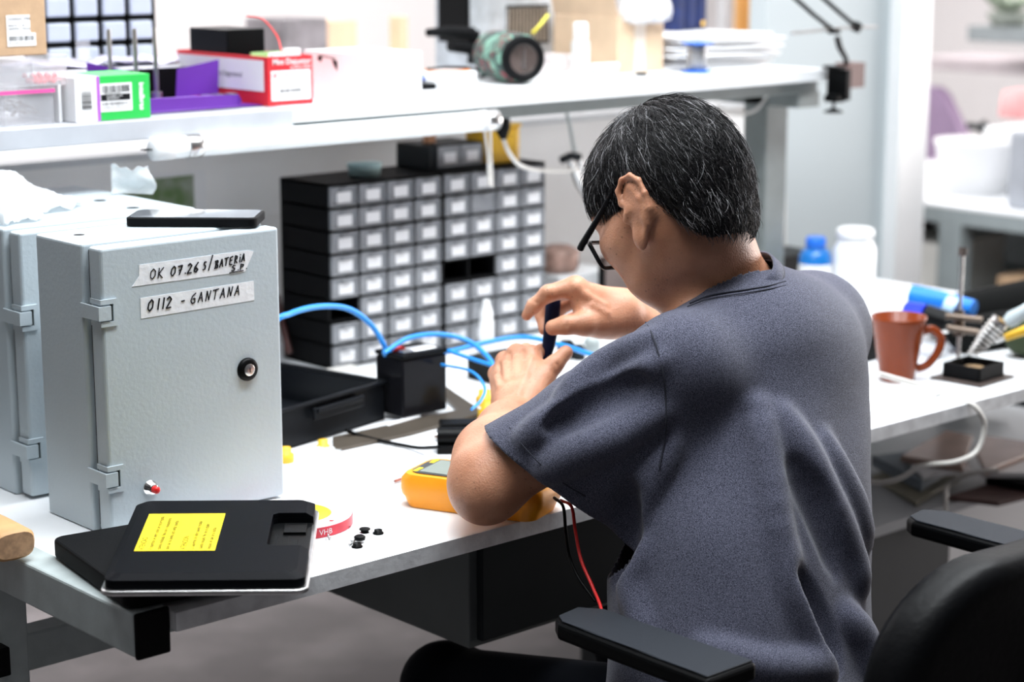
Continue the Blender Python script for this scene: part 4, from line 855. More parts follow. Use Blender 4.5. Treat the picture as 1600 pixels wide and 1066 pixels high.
# spray bottle, little jars
sb = thing('spray_bottle', 'slim half clear white capped bottle standing before the cardboard box', 'bottle', (at(910, 125, Z=ZS).x+0.004, at(910, 125, Z=ZS).y+0.01, ZS))
M_cb = mat('milky_clear_plastic', (0.80, 0.84, 0.86), 0.15, Alpha=0.6)
MB().lathe([(0, 0), (0.0165, 0), (0.0170, 0.004), (0.0170, 0.066), (0.012, 0.076)], (0, 0, 0), 24).build('bottle_body', M_cb, sb)
MB().lathe([(0.013, 0.074), (0.0135, 0.076), (0.013, 0.100), (0.011, 0.103), (0, 0.103)], (0, 0, 0), 24).build('cap', M_white, sb)
for i, (x, y, r, h_) in enumerate([(935, 122, 0.014, 0.026), (955, 117, 0.014, 0.022)]):
    t = thing('small_jar', ['small clear jar beside the slim capped bottle', 'small clear jar at the foot of the cardboard box, farther from the bottle'][i], 'jar', (at(x, y, Z=ZS).x, at(x, y, Z=ZS).y, ZS), group='small clear jars')
    MB().lathe([(0, 0), (r, 0), (r, h_*0.7)], (0, 0, 0), 18).build('body', M_cb, t); MB().lathe([(r*1.02, h_*0.7), (r*1.02, h_), (0, h_)], (0, 0, 0), 18).build('lid', M_white, t)
p = sp(1002, 118); tag(MB().lathe([(0, 0), (0.013, 0), (0.010, 0.006), (0, 0.007)], (0, 0, 0), 9).build('dark_component', M_dark, loc=(p.x, p.y, ZS)), 'small dark component lying before the large cardboard box', 'component')
# navy bottles / dark blue bundle
M_navy = mat('navy_fabric', (0.006, 0.014, 0.07), 0.7, var=0.0, col2=(0.006, 0.02, 0.11), scale=40)
nv = thing('navy_bundle', 'dark navy blue padded bundle standing behind the solder spool', 'bundle', (at(1075, 60, Y=2.86).x, 2.88, ZS))
for k in range(3): MB().prism(rrect(0.034, 0.06, 0.012, 5, (k-1)*0.034), 0, 0.17+0.01*(k % 2)).build('pad', M_navy, nv, 0.006)
MB().lathe([(0, 0.0), (0.006, 0.0)], (0.030, -0.034, 0.075), 14, RX).build('yellow_badge', M_yel, nv)
# solder spool
p = sp(1098, 114)
ss = thing('solder_spool', 'solder spool with blue flanges standing upright on the shelf', 'spool', (p.x, p.y+0.015, ZS))
M_sb = mat('cobalt_blue_plastic', (0.01, 0.16, 0.72), 0.35)
for z in (0, 0.054): MB().lathe([(0, z), (0.029, z), (0.030, z+0.001), (0.030, z+0.0035), (0.010, z+0.005), (0.008, z+0.005)], (0, 0, 0), 32).build('flange', M_sb, ss)
MB().lathe([(0.0175, 0.005), (0.0185, 0.006), (0.0185, 0.052), (0.0175, 0.054)], (0, 0, 0), 32).build('solder_winding', mat('grey_solder_wire', (0.30, 0.30, 0.31), 0.4, 0.6), ss)
# loose stack of papers
m0 = None; rnd = random.Random(21); ys = 0.0
for i in range(9):
    n = 9; w_, d_ = 0.30, 0.21; vs = []; fs = []
    for j in range(4):
        for k in range(n+1):
            u = k/n; vs.append((u*w_, j/3*d_, 0.0018*math.sin(u*5+i*0.2)*(i/8)+0.0005))
    for j in range(3):
        for k in range(n): a = j*(n+1)+k; fs.append((a, a+1, a+n+2, a+n+1))
    m = MB(); m.smooth = True; m.add(vs, fs); o = m.build('paper_sheaf', M_paper, loc=(2.815+rnd.uniform(-0.015, 0.02), 2.66+rnd.uniform(-0.01, 0.02), ZS+0.003+i*0.0068)); o.rotation_euler = (0, 0, math.radians(rnd.uniform(-5, 4)))
    s_ = o.modifiers.new('s', 'SOLIDIFY'); s_.thickness = 0.004
    tag(o, 'loose sheaf in the stack of white papers at the shelf end beside the lamp clamp', 'paper', 'white papers stacked at the shelf end')

# ---- clamp lamp at the shelf end
cl = thing('clamp_lamp', 'black sprung arm of a work lamp clamped on the right end of the shelf', 'lamp', (3.10, 2.50, 1.205))
q = Vector(cl.location)
def cc(x, y, Y=2.47): return at(x, y, Y=Y)-q
m = MB(); a_, b_ = cc(1311, 108), cc(1328, 155); m.b2((a_.x, -0.05, b_.z), (a_.x+0.014, 0.0, a_.z)); m.build('clamp_body', M_black, cl, 0.002)
MB().b2((a_.x-0.022, -0.045, b_.z-0.003), (a_.x+0.004, -0.012, b_.z+0.011)).build('lower_jaw', M_black, cl, 0.002)
MB().b2((a_.x-0.020, -0.045, 0.002), (a_.x+0.002, -0.005, 0.008)).build('upper_jaw', M_black, cl, 0.001)
m = MB(); s0 = cc(1303, 150); m.tube([s0, s0-Vector((0, 0, 0.022))], 0.003, 10); m.lathe([(0, 0.010), (0.006, 0.008), (0.019, 0.002), (0.019, 0), (0, 0)], s0-Vector((0, 0, 0.032)), 20); m.build('screw_knob', M_black, cl)
MB().tube([cc(1322, 102), cc(1322, 92), cc(1312, 74), cc(1308, 58)], [0.006, 0.005, 0.006, 0.006], 10).build('pivot', M_black, cl)
MB().tube([cc(1303, 45), cc(1303, 52)], 0.013, 14).build('knuckle', M_black, cl)
MB().tube([cc(1300, 46), cc(1270, 22), cc(1225, -18), cc(1150, -85)], 0.0045, 8).build('arm_bar', M_black, cl)
MB().tube([cc(1338, 42), cc(1310, 18), cc(1280, -8), cc(1200, -80)], 0.0045, 8).build('arm_bar', M_black, cl)
MB().tube([cc(1340, 38), cc(1336, 46)], 0.011, 12).build('knuckle', M_black, cl)
MB().tube([cc(1238, 52), cc(1290, 46), cc(1340, 42), cc(1370, 42)], 0.0028, 8).build('cross_rod', M_metal, cl)
p = at(1333, 120, Y=2.62); tag(MB().b2((at(1329, 120, Y=2.54).x-3.0815, 0, 0), (at(1351, 120, Y=2.54).x-3.0815, 0.04, 0.05)).b2((0, 0.01, 0.022), (at(1329, 120, Y=2.54).x-3.0812, 0.03, 0.028)).build('brown_block', mat('dull_brown_block', (0.20, 0.13, 0.12), 0.6), loc=(3.0815, 2.54, 1.158)), 'dull brown block fixed at the shelf end beyond the lamp clamp', 'block')

# ---- fluorescent tube under the shelf
ft = thing('tube_lamp', 'white tube lamp slung in clips beneath the front edge of the shelf', 'lamp', (1.538, 2.49, 1.162))
Lf = 0.66; TX = Euler((0, math.pi/2, 0))
M_tube = mat('milk_white_tube', (0.88, 0.92, 0.93), 0.25, Emission_Color=(0.90, 0.96, 1.0, 1), Emission_Strength=0.12)
MB().lathe([(0.0165, 0.035), (0.0165, Lf-0.03)], (0, 0, 0), 26, TX).build('tube', M_tube, ft)
for z in (0, Lf-0.03): MB().lathe([(0, z), (0.012, z), (0.0172, z+0.004), (0.0172, z+0.034), (0.0165, z+0.035)], (0, 0, 0), 26, TX).build('end_cap', M_white, ft)
for z in (0.058, Lf-0.018): MB().lathe([(0.0174, z), (0.0182, z+0.001), (0.0182, z+0.024), (0.0174, z+0.025)], (0, 0, 0), 26, TX).build('clip', M_metal, ft)
for y in (-0.004, 0.004): MB().tube([(-0.014, y, 0), (0.001, y, 0)], 0.0012, 6).build('pin', M_black, ft)
pl_ = thing('cable_plug', 'black plug with a white cord hanging under the shelf above the yellow container', 'plug', (at(785, 190, Y=2.56).x, 2.56, at(785, 190, Y=2.56).z))
q = Vector(pl_.location)
MB().tube([(0, 0, 0.008), (0, 0, -0.012), (0.003, 0, -0.030)], [0.014, 0.014, 0.006], 12).build('body', M_black, pl_)
MB().tube(spline([at(786, 216, Y=2.56)-q, at(795, 238, Y=2.56)-q, at(812, 258, Y=2.57)-q, at(840, 266, Y=2.6)-q, at(880, 267, Y=2.64)-q, at(905, 264, Y=2.68)-q], 8), 0.0036, 10).build('cord', M_cream, pl_)
cable('lamp_cable', 'pair of cream cords hanging down from the tube lamp end', 'cord', [at(x, y, Y=2.52) for x, y in ((757, 205), (762, 245), (764, 290))], 0.0022, M_cream, group='cream cords under the tube lamp')
cable('lamp_cable', 'pair of cream cords hanging down from the tube lamp end', 'cord', [at(x, y, Y=2.52) for x, y in ((766, 205), (767, 245), (769, 292))], 0.0022, M_cream, group='cream cords under the tube lamp')
cable('shelf_cord', 'pale cord drooping under the shelf in front of the grey post', 'cord', [at(x, y, Y=2.6) for x, y in ((1120, 165), (1150, 178), (1180, 172), (1198, 150), (1205, 135))], 0.003, M_cream)
cable('cream_cable', 'cream cord running over the pale wall panel from the shelf down', 'cord', [at(x, y, Y=2.955) for x, y in ((1208, 145), (1216, 210), (1224, 290), (1226, 398))], 0.004, M_cream)
# ================================================================ right end of the bench
def bp(x, y): return at(x, y, Z=0.7505)
p = bp(1408, 596)
mg = thing('mug', 'tapered reddish brown glazed mug standing on the right part of the bench', 'mug', (p.x+0.004, p.y+0.012, 0.7505), math.radians(-42))
M_mug = mat('brown_glaze', (0.19, 0.034, 0.008), 0.22, var=0.08, spec=0.25)
MB().lathe([(0, 0.001), (0.0265, 0.0), (0.0285, 0.003), (0.0440, 0.100), (0.0455, 0.104), (0.0445, 0.107), (0.0415, 0.106), (0.0260, 0.008), (0, 0.007)], (0, 0, 0), 48).build('cup', M_mug, mg)
MB().tube(spline([(0.037, 0, 0.080), (0.054, 0, 0.084), (0.069, 0, 0.070), (0.066, 0, 0.048), (0.050, 0, 0.026), (0.031, 0, 0.018)], 8), 0.0055, 12, flat=1.3).build('handle', M_mug, mg)
MB().lathe([(0, 0.078), (0.038, 0.078)], (0, 0, 0), 30).build('dark_drink', mat('dark_coffee', (0.05, 0.012, 0.006), 0.1), mg)
p = bp(1520, 592)
ds = thing('iron_stand', 'square black soldering iron stand with a tall steel rod and wire coil', 'soldering stand', (p.x, p.y, 0.7505), math.radians(4))
M_rust = mat('rusty_black_plate', (0.05, 0.035, 0.03), 0.55, var=0.3, scale=50)
MB().b2((-0.05, -0.045, 0), (0.055, 0.05, 0.004)).build('base_plate', M_rust, ds, 0.001)
m = MB(); m.b2((-0.036, -0.034, 0.004), (0.040, -0.030, 0.028)).b2((-0.036, 0.032, 0.004), (0.040, 0.036, 0.028)).b2((-0.036, -0.034, 0.004), (-0.032, 0.036, 0.028)).b2((0.036, -0.034, 0.004), (0.040, 0.036, 0.028)).b2((-0.036, -0.034, 0.004), (0.040, 0.036, 0.008)); m.build('tray', M_blackm, ds, 0.001)
MB().lathe([(0, 0.020), (0.016, 0.020), (0.024, 0.016), (0.026, 0.008)], (0.003, 0, 0), 20).build('sponge', mat('tan_sponge', (0.42, 0.28, 0.15), 0.9, bump=0.6, bscale=150), ds)
q = Vector(ds.location); Ri = Matrix.Rotation(-math.radians(4), 3, 'Z')
def dl(x, y, D): return Ri @ (at(x, y, D=D)-q)
Dd = (p-Vector((0, 0, ZC))).dot(_F); rod_b = dl(1497, 562, Dd+0.03)
MB().tube([(rod_b.x, rod_b.y, 0.004), (rod_b.x, rod_b.y, rod_b.z)], 0.009, 12).build('rod_foot', M_black, ds)
MB().tube([rod_b, dl(1500, 480, Dd+0.03), dl(1504, 398, Dd+0.03)], 0.0033, 12).build('rod', M_metal, ds)
MB().tube([dl(1504, 400, Dd+0.03), dl(1505, 387, Dd+0.03)], 0.0075, 14).build('rod_cap', M_rust, ds)
m = MB(); m.tube([dl(1478, 494, Dd+0.02), dl(1535, 500, Dd)], 0.0055, 8); m.tube([dl(1480, 512, Dd+0.02), dl(1530, 520, Dd)], 0.006, 8); m.tube([dl(1498, 485, Dd+0.03), dl(1498, 525, Dd+0.03)], 0.009, 10); m.build('clamp', mat('aged_brass', (0.13, 0.10, 0.08), 0.4, 0.8, var=0.2), ds)
a_, b_ = dl(1518, 555, Dd), dl(1560, 505, Dd-0.02); axv = (b_-a_); side_ = axv.cross(Vector((0, 0, 1))).normalized(); up2 = side_.cross(axv).normalized()
pts = []
for k in range(9*14+1):
    t = k/(9*14); r = 0.007+0.008*min(1, t*1.6); an = 2*math.pi*9*t; pts.append(a_+axv*t+side_*(r*math.cos(an))+up2*(r*math.sin(an)))
MB().tube(pts, 0.0014, 6).build('wire_coil', M_metal, ds)
MB().tube([b_, b_+axv*0.10], 0.0155, 20, cap=False).build('coil_collar', M_metal, ds)
si = thing('soldering_iron', 'grey handled soldering iron resting in the wire coil at the right frame edge', 'soldering iron', tuple(q+Matrix.Rotation(math.radians(4), 3, 'Z') @ b_))
q2 = Vector(si.location)
MB().tube([Vector((0, 0, 0)), at(1575, 502, D=Dd-0.03)-q2], [0.004, 0.006], 10).build('heater', mat('brass_tip', (0.55, 0.35, 0.12), 0.35, 0.8), si)
MB().tube([at(1574, 504, D=Dd-0.03)-q2, at(1582, 498, D=Dd-0.035)-q2, at(1600, 487, D=Dd-0.05)-q2, at(1640, 460, D=Dd-0.08)-q2], [0.010, 0.013, 0.0105, 0.010], 18).build('handle', mat('pale_grey_grip', (0.45, 0.52, 0.55), 0.4), si)
yi = thing('solder_sucker', 'orange yellow handled tool lying below the soldering iron handle', 'tool', tuple(at(1570, 528, D=Dd)))
q2 = Vector(yi.location); MB().tube([Vector((0, 0, 0)), at(1640, 502, D=Dd-0.02)-q2], [0.006, 0.010], 12).build('handle', M_yel, yi); MB().tube([at(1555, 536, D=Dd)-q2, Vector((0, 0, 0))], [0.002, 0.004], 10).build('nozzle', M_metal, yi)
# dark bag behind, green cloth
bg = thing('dark_bag', 'black and olive green bag slumped on the bench behind the soldering stand', 'bag', (3.02, 2.20, 0.7505), math.radians(8))
def lump(nm, m_, pts, parent=None): 
    return sdf_mesh(nm, pts, 0.008, m_, parent)
z0_ = 0.7515
BG = [rcone((2.86, 2.00, z0_+0.030), (3.27, 1.93, z0_+0.034), 0.030, 0.034, 0.03), rcone((2.92, 2.09, z0_+0.038), (3.26, 2.04, z0_+0.046), 0.038, 0.046, 0.04)]
o = lump('bag_body', mat('black_canvas', (0.005, 0.0055, 0.0055), 0.85, bump=0.3), BG, bg); o.matrix_parent_inverse = Matrix.Translation((3.02, 2.20, 0.7505)).inverted(); bg.rotation_euler = (0, 0, 0)
o2 = lump('olive_flap', mat('olive_canvas', (0.022, 0.036, 0.012), 0.85, bump=0.3), [rcone((2.90, 1.905, z0_+0.036), (3.2, 1.86, z0_+0.04), 0.034, 0.038, 0.03)], bg); o2.matrix_parent_inverse = o.matrix_parent_inverse.copy()
# blue tools, tape, card
bt_ = thing('blue_tool', 'bright blue tool handle lying on the dark bag beneath the column', 'tool', tuple(at(1425, 462, D=3.55))); q2 = Vector(bt_.location)
MB().tube([Vector((0, 0, 0)), at(1470, 470, D=3.52)-q2, at(1522, 482, D=3.48)-q2], [0.020, 0.018, 0.015], 12).build('handle', mat('bright_blue_plastic', (0.01, 0.22, 0.80), 0.4), bt_)
MB().tube([at(1478, 478, D=3.50)-q2, at(1495, 485, D=3.49)-q2], 0.021, 12).build('pale_band', mat('pale_blue_plastic', (0.45, 0.65, 0.85), 0.4), bt_)
rl = thing('blue_roll', 'deep blue roll with pale top lying behind the mug', 'roll', tuple(at(1432, 492, D=3.45))); q2 = Vector(rl.location)
MB().tube([at(1416, 490, D=3.45)-q2, at(1446, 494, D=3.43)-q2], 0.021, 20).build('roll', mat('ultramarine_plastic', (0.005, 0.03, 0.62), 0.35), rl)
MB().tube([at(1447, 494, D=3.43)-q2, at(1482, 505, D=3.41)-q2], 0.020, 16).build('black_end', M_black, rl)
tag(MB().b2((0, 0, 0), (0.17, 0.14, 0.060)).build('black_box', M_black, bevel=0.004, loc=(2.80, 2.36, 0.7505)), 'black box lying on the bench behind the mug under the blue roll', 'box')
p = at(1466, 516, Z=0.80); m = MB(); m.add([at(1449, 514, Z=0.80), at(1484, 510, Z=0.80), at(1486, 515, Z=0.80), at(1480, 521, Z=0.80), at(1452, 520, Z=0.80)], [tuple(range(5))]); o = m.build('white_scraper', M_white); o.modifiers.new('s', 'SOLIDIFY').thickness = 0.002; tag(o, 'small white flat scraper behind the mug rim', 'scraper')
tag(MB().b2((0, 0, 0), (0.13, 0.10, 0.045)).build('black_block', M_black, bevel=0.003, loc=(2.66, 2.06, 0.7505)), 'black block lying directly behind the mug handle', 'block')
# bottles
def bottle(name, label, px, ytop, ybot, Y, prof, ms, capz):
    p = at(px, ytop, Y=Y); H = p.z-0.7505; t = thing(name, label, 'bottle', (p.x, Y, 0.7505)); r = prof[0]
    MB().lathe([(0, 0), (r*0.96, 0), (r, 0.004), (r, H*capz*0.80), (r*0.80, H*capz*0.95), (prof[1], H*capz)], (0, 0, 0), 32).build('body', ms[0], t)
    MB().lathe([(prof[1]*1.02, H*capz), (prof[1]*1.15, H*capz+0.002), (prof[1]*1.12, H-0.003), (prof[1]*0.95, H), (0, H)], (0, 0, 0), 32).build('cap', ms[1], t)
    return t, H
t, H = bottle('blue_bottle', 'blue capped bottle with a white label behind the right shoulder', 1275, 370, 520, 2.55, (0.033, 0.018), (mat('blue_bottle_plastic', (0.01, 0.16, 0.50), 0.3), M_sb), 0.80)
MB().lathe([(0.0335, H*0.30), (0.0336, H*0.52)], (0, 0, 0), 32).build('label', M_paper, t)
t, H = bottle('white_bottle', 'big white round bottle with a ribbed lid behind the right shoulder', 1337, 356, 520, 2.50, (0.043, 0.033), (M_white, M_white), 0.84)
p = at(1370, 455, Y=2.40); t = thing('white_jar', 'low white jar standing right of the big white bottle', 'jar', (p.x, 2.40, 0.7505))
MB().lathe([(0, 0), (0.030, 0), (0.030, p.z-0.7505-0.02), (0.024, p.z-0.7505-0.012)], (0, 0, 0), 28).build('body', M_white, t); MB().lathe([(0.027, p.z-0.7505-0.012), (0.027, p.z-0.7505), (0, p.z-0.7505)], (0, 0, 0), 28).build('lid', M_white, t)
# black equipment with the dark rim behind the neck
tag(MB().b2((0, 0, 0), (0.22, 0.16, at(1225, 402, Y=2.72).z-0.7505)).build('black_equipment_case', M_black, bevel=0.003, loc=(at(1180, 400, Y=2.72).x, 2.72, 0.7505)), 'black equipment case standing behind the neck at the foot of the post', 'case')
# white cable over the bench edge
cable('white_cable', 'white cable passing before the mug and hanging in a loop over the bench edge', 'cable', [at(1372, 584, D=3.03), at(1400, 592, D=3.06), at(1435, 602, D=3.09), bp(1470, 618)+Vector((0, 0, .003)), bp(1505, 628)+Vector((0, 0, .003)), at(1527, 640, Y=1.758), at(1538, 668, Y=1.755), at(1526, 705, Y=1.76), at(1492, 722, Y=1.77), at(1440, 728, Y=1.79), at(1410, 746, Y=1.82), at(1378, 754, Y=1.86), at(1340, 752, Y=1.9)], 0.0042, M_cream, 10)
# ---- papers and folders on the lower cabinet
Zc = 0.523
def cpt(x, y, z): return at(x, y, Z=z)
def slab(name, label, cat, quad_, z, h, m_, bev=0.0015, kind=None):
    P_ = [cpt(x, y, z+h) for x, y in quad_]; c = sum(P_, Vector())/4; m = MB(); m.prism([(v.x-c.x, v.y-c.y) for v in P_], 0, h); return tag(m.build(name, m_, bevel=bev, loc=(c.x, c.y, z)), label, cat)
M_brown = mat('glossy_brown_cover', (0.42, 0.29, 0.24), 0.22, var=0.15)
slab('magazine', 'open magazine with an olive page lying lowest on the grey cabinet', 'magazine', [(1362, 742), (1440, 720), (1500, 745), (1432, 785)], Zc, 0.008, mat('olive_print', (0.28, 0.26, 0.19), 0.5, var=0.2))
slab('folder', 'thick dark blue grey folder in the pile on the grey cabinet', 'folder', [(1362, 712), (1450, 700), (1480, 725), (1440, 752)], Zc+0.009, 0.020, mat('slate_folder', (0.16, 0.20, 0.24), 0.5))
slab('paper_sheets', 'white sheets sticking out of the pile on the grey cabinet', 'paper', [(1420, 722), (1510, 712), (1520, 735), (1442, 744)], Zc+0.0295, 0.006, M_paper)
slab('spiral_notebook', 'spiral notebook with a glossy brown cover, topmost left in the pile under the bench', 'notebook', [(1407, 712), (1478, 672), (1520, 680), (1505, 728)], Zc+0.036, 0.012, M_brown)
slab('glossy_booklet', 'glossy brown booklet lying right of the spiral notebook under the bench', 'booklet', [(1522, 700), (1538, 680), (1640, 695), (1540, 735)], Zc+0.036, 0.010, M_brown)
slab('white_booklet', 'white booklet with a folded cover at the right frame edge under the bench', 'booklet', [(1532, 738), (1592, 702), (1660, 715), (1620, 740)], Zc+0.0245, 0.010, M_paper)
slab('black_folder', 'flat black folder under the white booklet', 'folder', [(1540, 745), (1600, 728), (1690, 735), (1620, 760)], Zc+0.009, 0.014, M_black)
slab('brown_pad', 'dark brown ridged pad lying at the right of the pile', 'pad', [(1480, 775), (1580, 745), (1680, 755), (1560, 785)], Zc+0.0005, 0.008, mat('dark_maroon_pad', (0.10, 0.055, 0.05), 0.7, var=0.2))
cable('grey_cable', 'pale grey cable hooking over the cabinet front below the bench', 'cable', [cpt(1560, 735, Zc+0.05), cpt(1530, 738, Zc+0.045), cpt(1500, 746, Zc+0.03), cpt(1481, 760, Zc+0.012), at(1478, 780, Y=1.905), at(1477, 830, Y=1.90)], 0.004, M_cream)

# ================================================================ second bench and things beyond at the right
b2 = thing('side_bench', 'grey steel bench beyond the white column, with an open shelf below', 'bench', (4.3, 2.2, 0))
MB().b2((0, 0, 0.715), (0.8, 1.8, 0.755)).build('frame_rail', M_steel_l, b2, 0.002); MB().b2((0.0, 0, 0.7555), (0.8, 1.8, 0.765)).build('top', M_lam, b2, 0.002)
M_sb2 = mat('bench_grey_paint', (0.30, 0.34, 0.35), 0.5); b2.children[0].data.materials[0] = M_sb2
for y in (0.83, 1.75): MB().b2((0, y, 0), (0.05, y+0.07, 0.715)).build('leg', M_sb2, b2, 0.002)
MB().b2((0.75, 0.0, 0), (0.80, 1.8, 0.715)).build('back_panel', M_sb2, b2)
MB().b2((0, 0, 0.46), (0.75, 1.8, 0.49)).build('lower_shelf', M_sb2, b2, 0.002)
for i, (y, w_, d_, h_, c_, lbs) in enumerate([(2.25, 0.33, 0.30, 0.14, mat('terracotta_card', (0.42, 0.22, 0.16), 0.6), 'terracotta coloured box on the lower shelf of the side bench'), (2.62, 0.32, 0.3, 0.10, M_card, 'low brown carton on the lower shelf of the side bench'), (2.28, 0.30, 0.25, 0.045, mat('dusty_pink_card', (0.62, 0.36, 0.33), 0.6), 'flat dusty pink box on top of the terracotta one'), (3.12, 0.20, 0.3, 0.16, M_cream, 'cream box on the lower shelf close to the white column'), (3.36, 0.10, 0.3, 0.19, mat('plum_card', (0.10, 0.04, 0.08), 0.6), 'dark plum box beside the cream box under the side bench')]):
    z = 0.4905 if i != 2 else 0.6310; tag(MB().b2((0, 0, 0), (d_, w_, h_)).build('storage_box', c_, bevel=0.004, loc=(4.34, y, z)), lbs, 'box')
for i, (y, h_) in enumerate([(2.3, 0.10), (2.75, 0.16)]): tag(MB().b2((0, 0, 0), (0.35, 0.38, h_)).build('dark_crate', M_dark, bevel=0.004, loc=(4.36, y, 0.25)), ['low dark crate under the side bench near the frame edge', 'taller dark crate under the side bench behind the leg'][i], 'crate')
for o in [x for x in bpy.data.objects if x.name.startswith('dark_crate')]: o.location.z = 0.001
for o in [x for x in bpy.data.objects if x.name.startswith('dark_crate')]: o.scale = (1, 1, 2.4)
p = at(1435, 245, X=4.75)
# lilac chair back
lc_ = thing('lilac_chair', 'lilac shell chair back showing behind the white column', 'chair', (5.6, at(1470, 200, X=5.6).y, 0))
q2 = Vector(lc_.location)
m = MB(); oc = [at(x, y, X=5.6)-q2 for x, y in ((1400, 245), (1400, 140), (1438, 134), (1460, 137), (1472, 148), (1512, 232), (1505, 240), (1440, 250))]
m.add(oc, [tuple(range(len(oc)))]); m.add([v+Vector((0.05, 0, 0)) for v in oc], [tuple(range(len(oc)))[::-1]]); n_ = len(oc); m.add(oc+[v+Vector((0.05, 0, 0)) for v in oc], [(k, (k+1) % n_, n_+(k+1) % n_, n_+k) for k in range(n_)]); m.build('shell', mat('lilac_plastic', (0.32, 0.23, 0.36), 0.5), lc_, 0.01)
zc_ = oc[0].z
MB().b2((0.0, -0.20, zc_-0.06), (0.45, 0.35, zc_-0.02)).build('seat', mat('lilac_plastic', (0.32, 0.23, 0.36), 0.5), lc_, 0.01)
for a_ in (0.03, 0.40):
    for b_ in (-0.15, 0.30): MB().tube([(a_, b_, 0), (a_, b_, zc_-0.05)], 0.015, 8).build('leg', M_metal, lc_)
# white tub, grey box, clutter on the side bench
p = at(1520, 310, X=4.45)
wt = thing('white_tub', 'big round white tub standing on the side bench', 'tub', (4.55, at(1520, 300, X=4.55).y, 0.7655)); MB().lathe([(0, 0), (0.085, 0), (0.105, 0.13), (0.11, 0.135), (0.11, 0.145), (0, 0.148)], (0, 0, 0), 32).build('tub', M_white, wt)
tag(MB().b2((0, 0, 0), (0.3, 0.30, 0.20)).build('grey_crate', mat('blue_grey_plastic', (0.36, 0.38, 0.42), 0.5), bevel=0.01, loc=(4.36, at(1572, 300, X=4.36).y-0.30, 0.7655)), 'blue grey plastic crate on the side bench at the right frame edge', 'crate')
ck = MB(); rnd = random.Random(2)
for k in range(7): a = at(1510+rnd.uniform(0, 70), rnd.uniform(195, 235), X=4.7); b = at(1530+rnd.uniform(0, 70), rnd.uniform(190, 235), X=4.7); ck.tube([a, b], rnd.uniform(0.006, 0.016), 8)
o = ck.build('metal_parts', M_dark); o2_ = o; tag(o, 'tangle of dark metal parts on the side bench beyond the grey crate', 'metal parts', kind='stuff')
tag(MB().b2((0, 0, 0), (0.35, 0.5, 0.17)).build('white_crate', M_white, bevel=0.008, loc=(4.65, 2.72, 0.7655)), 'long white box on the side bench under the tangle of metal parts', 'box')
tag(MB().lathe([(0, 0), (0.06, 0.01), (0.05, 0.08), (0, 0.09)], (0, 0, 0), 12).build('pink_bundle', mat('pink_cloth', (0.80, 0.38, 0.38), 0.8), loc=(4.9, at(1592, 200, X=4.9).y, 0.7655+0.17)), 'pink cloth bundle on the white box at the right frame edge', 'cloth')
# hanging shelves on the far right wall
fs_ = thing('wall_rack', 'grey wall shelf high at the right frame edge carrying grey green plants', 'shelf', (5.4, 2.6, 0)); q2 = Vector(fs_.location)
a_ = at(1512, 40, X=5.4); b_ = at(1600, 66, X=5.4)
MB().b2((0, b_.y-0.6-2.6, b_.z-0.005), (0.35, a_.y-2.6, a_.z)).build('board', mat('mid_grey_paint', (0.25, 0.28, 0.29), 0.5), fs_, 0.003)
MB().b2((0.31, b_.y-0.5-2.6, 0), (0.35, b_.y-0.42-2.6, b_.z-0.006)).build('upright', M_steel_l, fs_)
a2 = at(1440, 88, X=5.6); b2_ = at(1600, 118, X=5.6)
ws_ = thing('white_wall_shelf', 'pale shelf running below the grey one beyond the white column', 'shelf', (5.6, a2.y, 0)); MB().b2((0, -1.1, b2_.z), (0.3, 0.0, a2.z)).build('board', mat('pinkish_grey_board', (0.50, 0.45, 0.47), 0.6), ws_, 0.003); MB().b2((0.1, -1.05, 0), (0.16, -0.99, b2_.z-0.001)).build('upright', M_steel_l, ws_); MB().b2((0.24, -1.05, 0), (0.3, -0.99, b2_.z-0.001)).build('upright', M_steel_l, ws_)
sc_ = thing('succulent_plant', 'spiky grey green plant standing on the grey wall shelf', 'plant', (5.45, at(1575, 38, X=5.45).y, a_.z+0.001))
MB().lathe([(0, 0), (0.05, 0), (0.07, 0.04), (0.06, 0.045), (0, 0.045)], (0, 0, 0), 14).build('pot', mat('grey_green_pot', (0.25, 0.28, 0.25), 0.7), sc_)
m = MB(); rnd = random.Random(6)
for k in range(16): a = rnd.uniform(0, 6.28); m.tube([(0, 0, 0.04), (0.05*math.cos(a), 0.05*math.sin(a), 0.075), (0.10*math.cos(a), 0.10*math.sin(a), rnd.uniform(0.07, 0.13))], [0.012, 0.014, 0.001], 6)
m.build('leaves', mat('grey_green_leaf', (0.30, 0.36, 0.28), 0.6), sc_)
# ================================================================ behind the partition
bb_ = thing('back_bench', 'white topped bench standing on the far side of the low partition', 'bench', (0.8, 3.2, 0))
MB().b2((0, 0, 1.00), (3.2, 0.8, 1.03)).build('top', M_lam, bb_)
for x in (0.05, 3.1): MB().b2((x, 0.05, 0), (x+0.05, 0.75, 1.0)).build('leg', M_steel, bb_)
def upright(name, label, cat, x0, x1, ytop, Y, d, m_):
    a = at(x0, ytop, Y=Y); b = at(x1, ytop, Y=Y); return tag(MB().b2((0, 0, 0), (b.x-a.x, d, a.z-1.031)).build(name, m_, bevel=0.004, loc=(a.x, Y, 1.0305)), label, cat)
upright('tan_carton', 'tan carton on the back bench seen through the gap, left one', 'box', 678, 770, 150, 3.35, 0.2, M_card_l)
upright('tan_carton', 'tan carton on the back bench seen through the gap, right one', 'box', 800, 882, 150, 3.33, 0.2, M_card_l)
upright('orange_book', 'orange brown binder on the back bench left of the head', 'binder', 852, 912, 150, 3.45, 0.2, mat('orange_brown_card', (0.50, 0.14, 0.05), 0.6))
upright('pale_carton', 'pale peach carton far behind the white carton', 'box', 512, 558, 32, 3.6, 0.2, mat('peach_card', (0.85, 0.58, 0.40), 0.7))
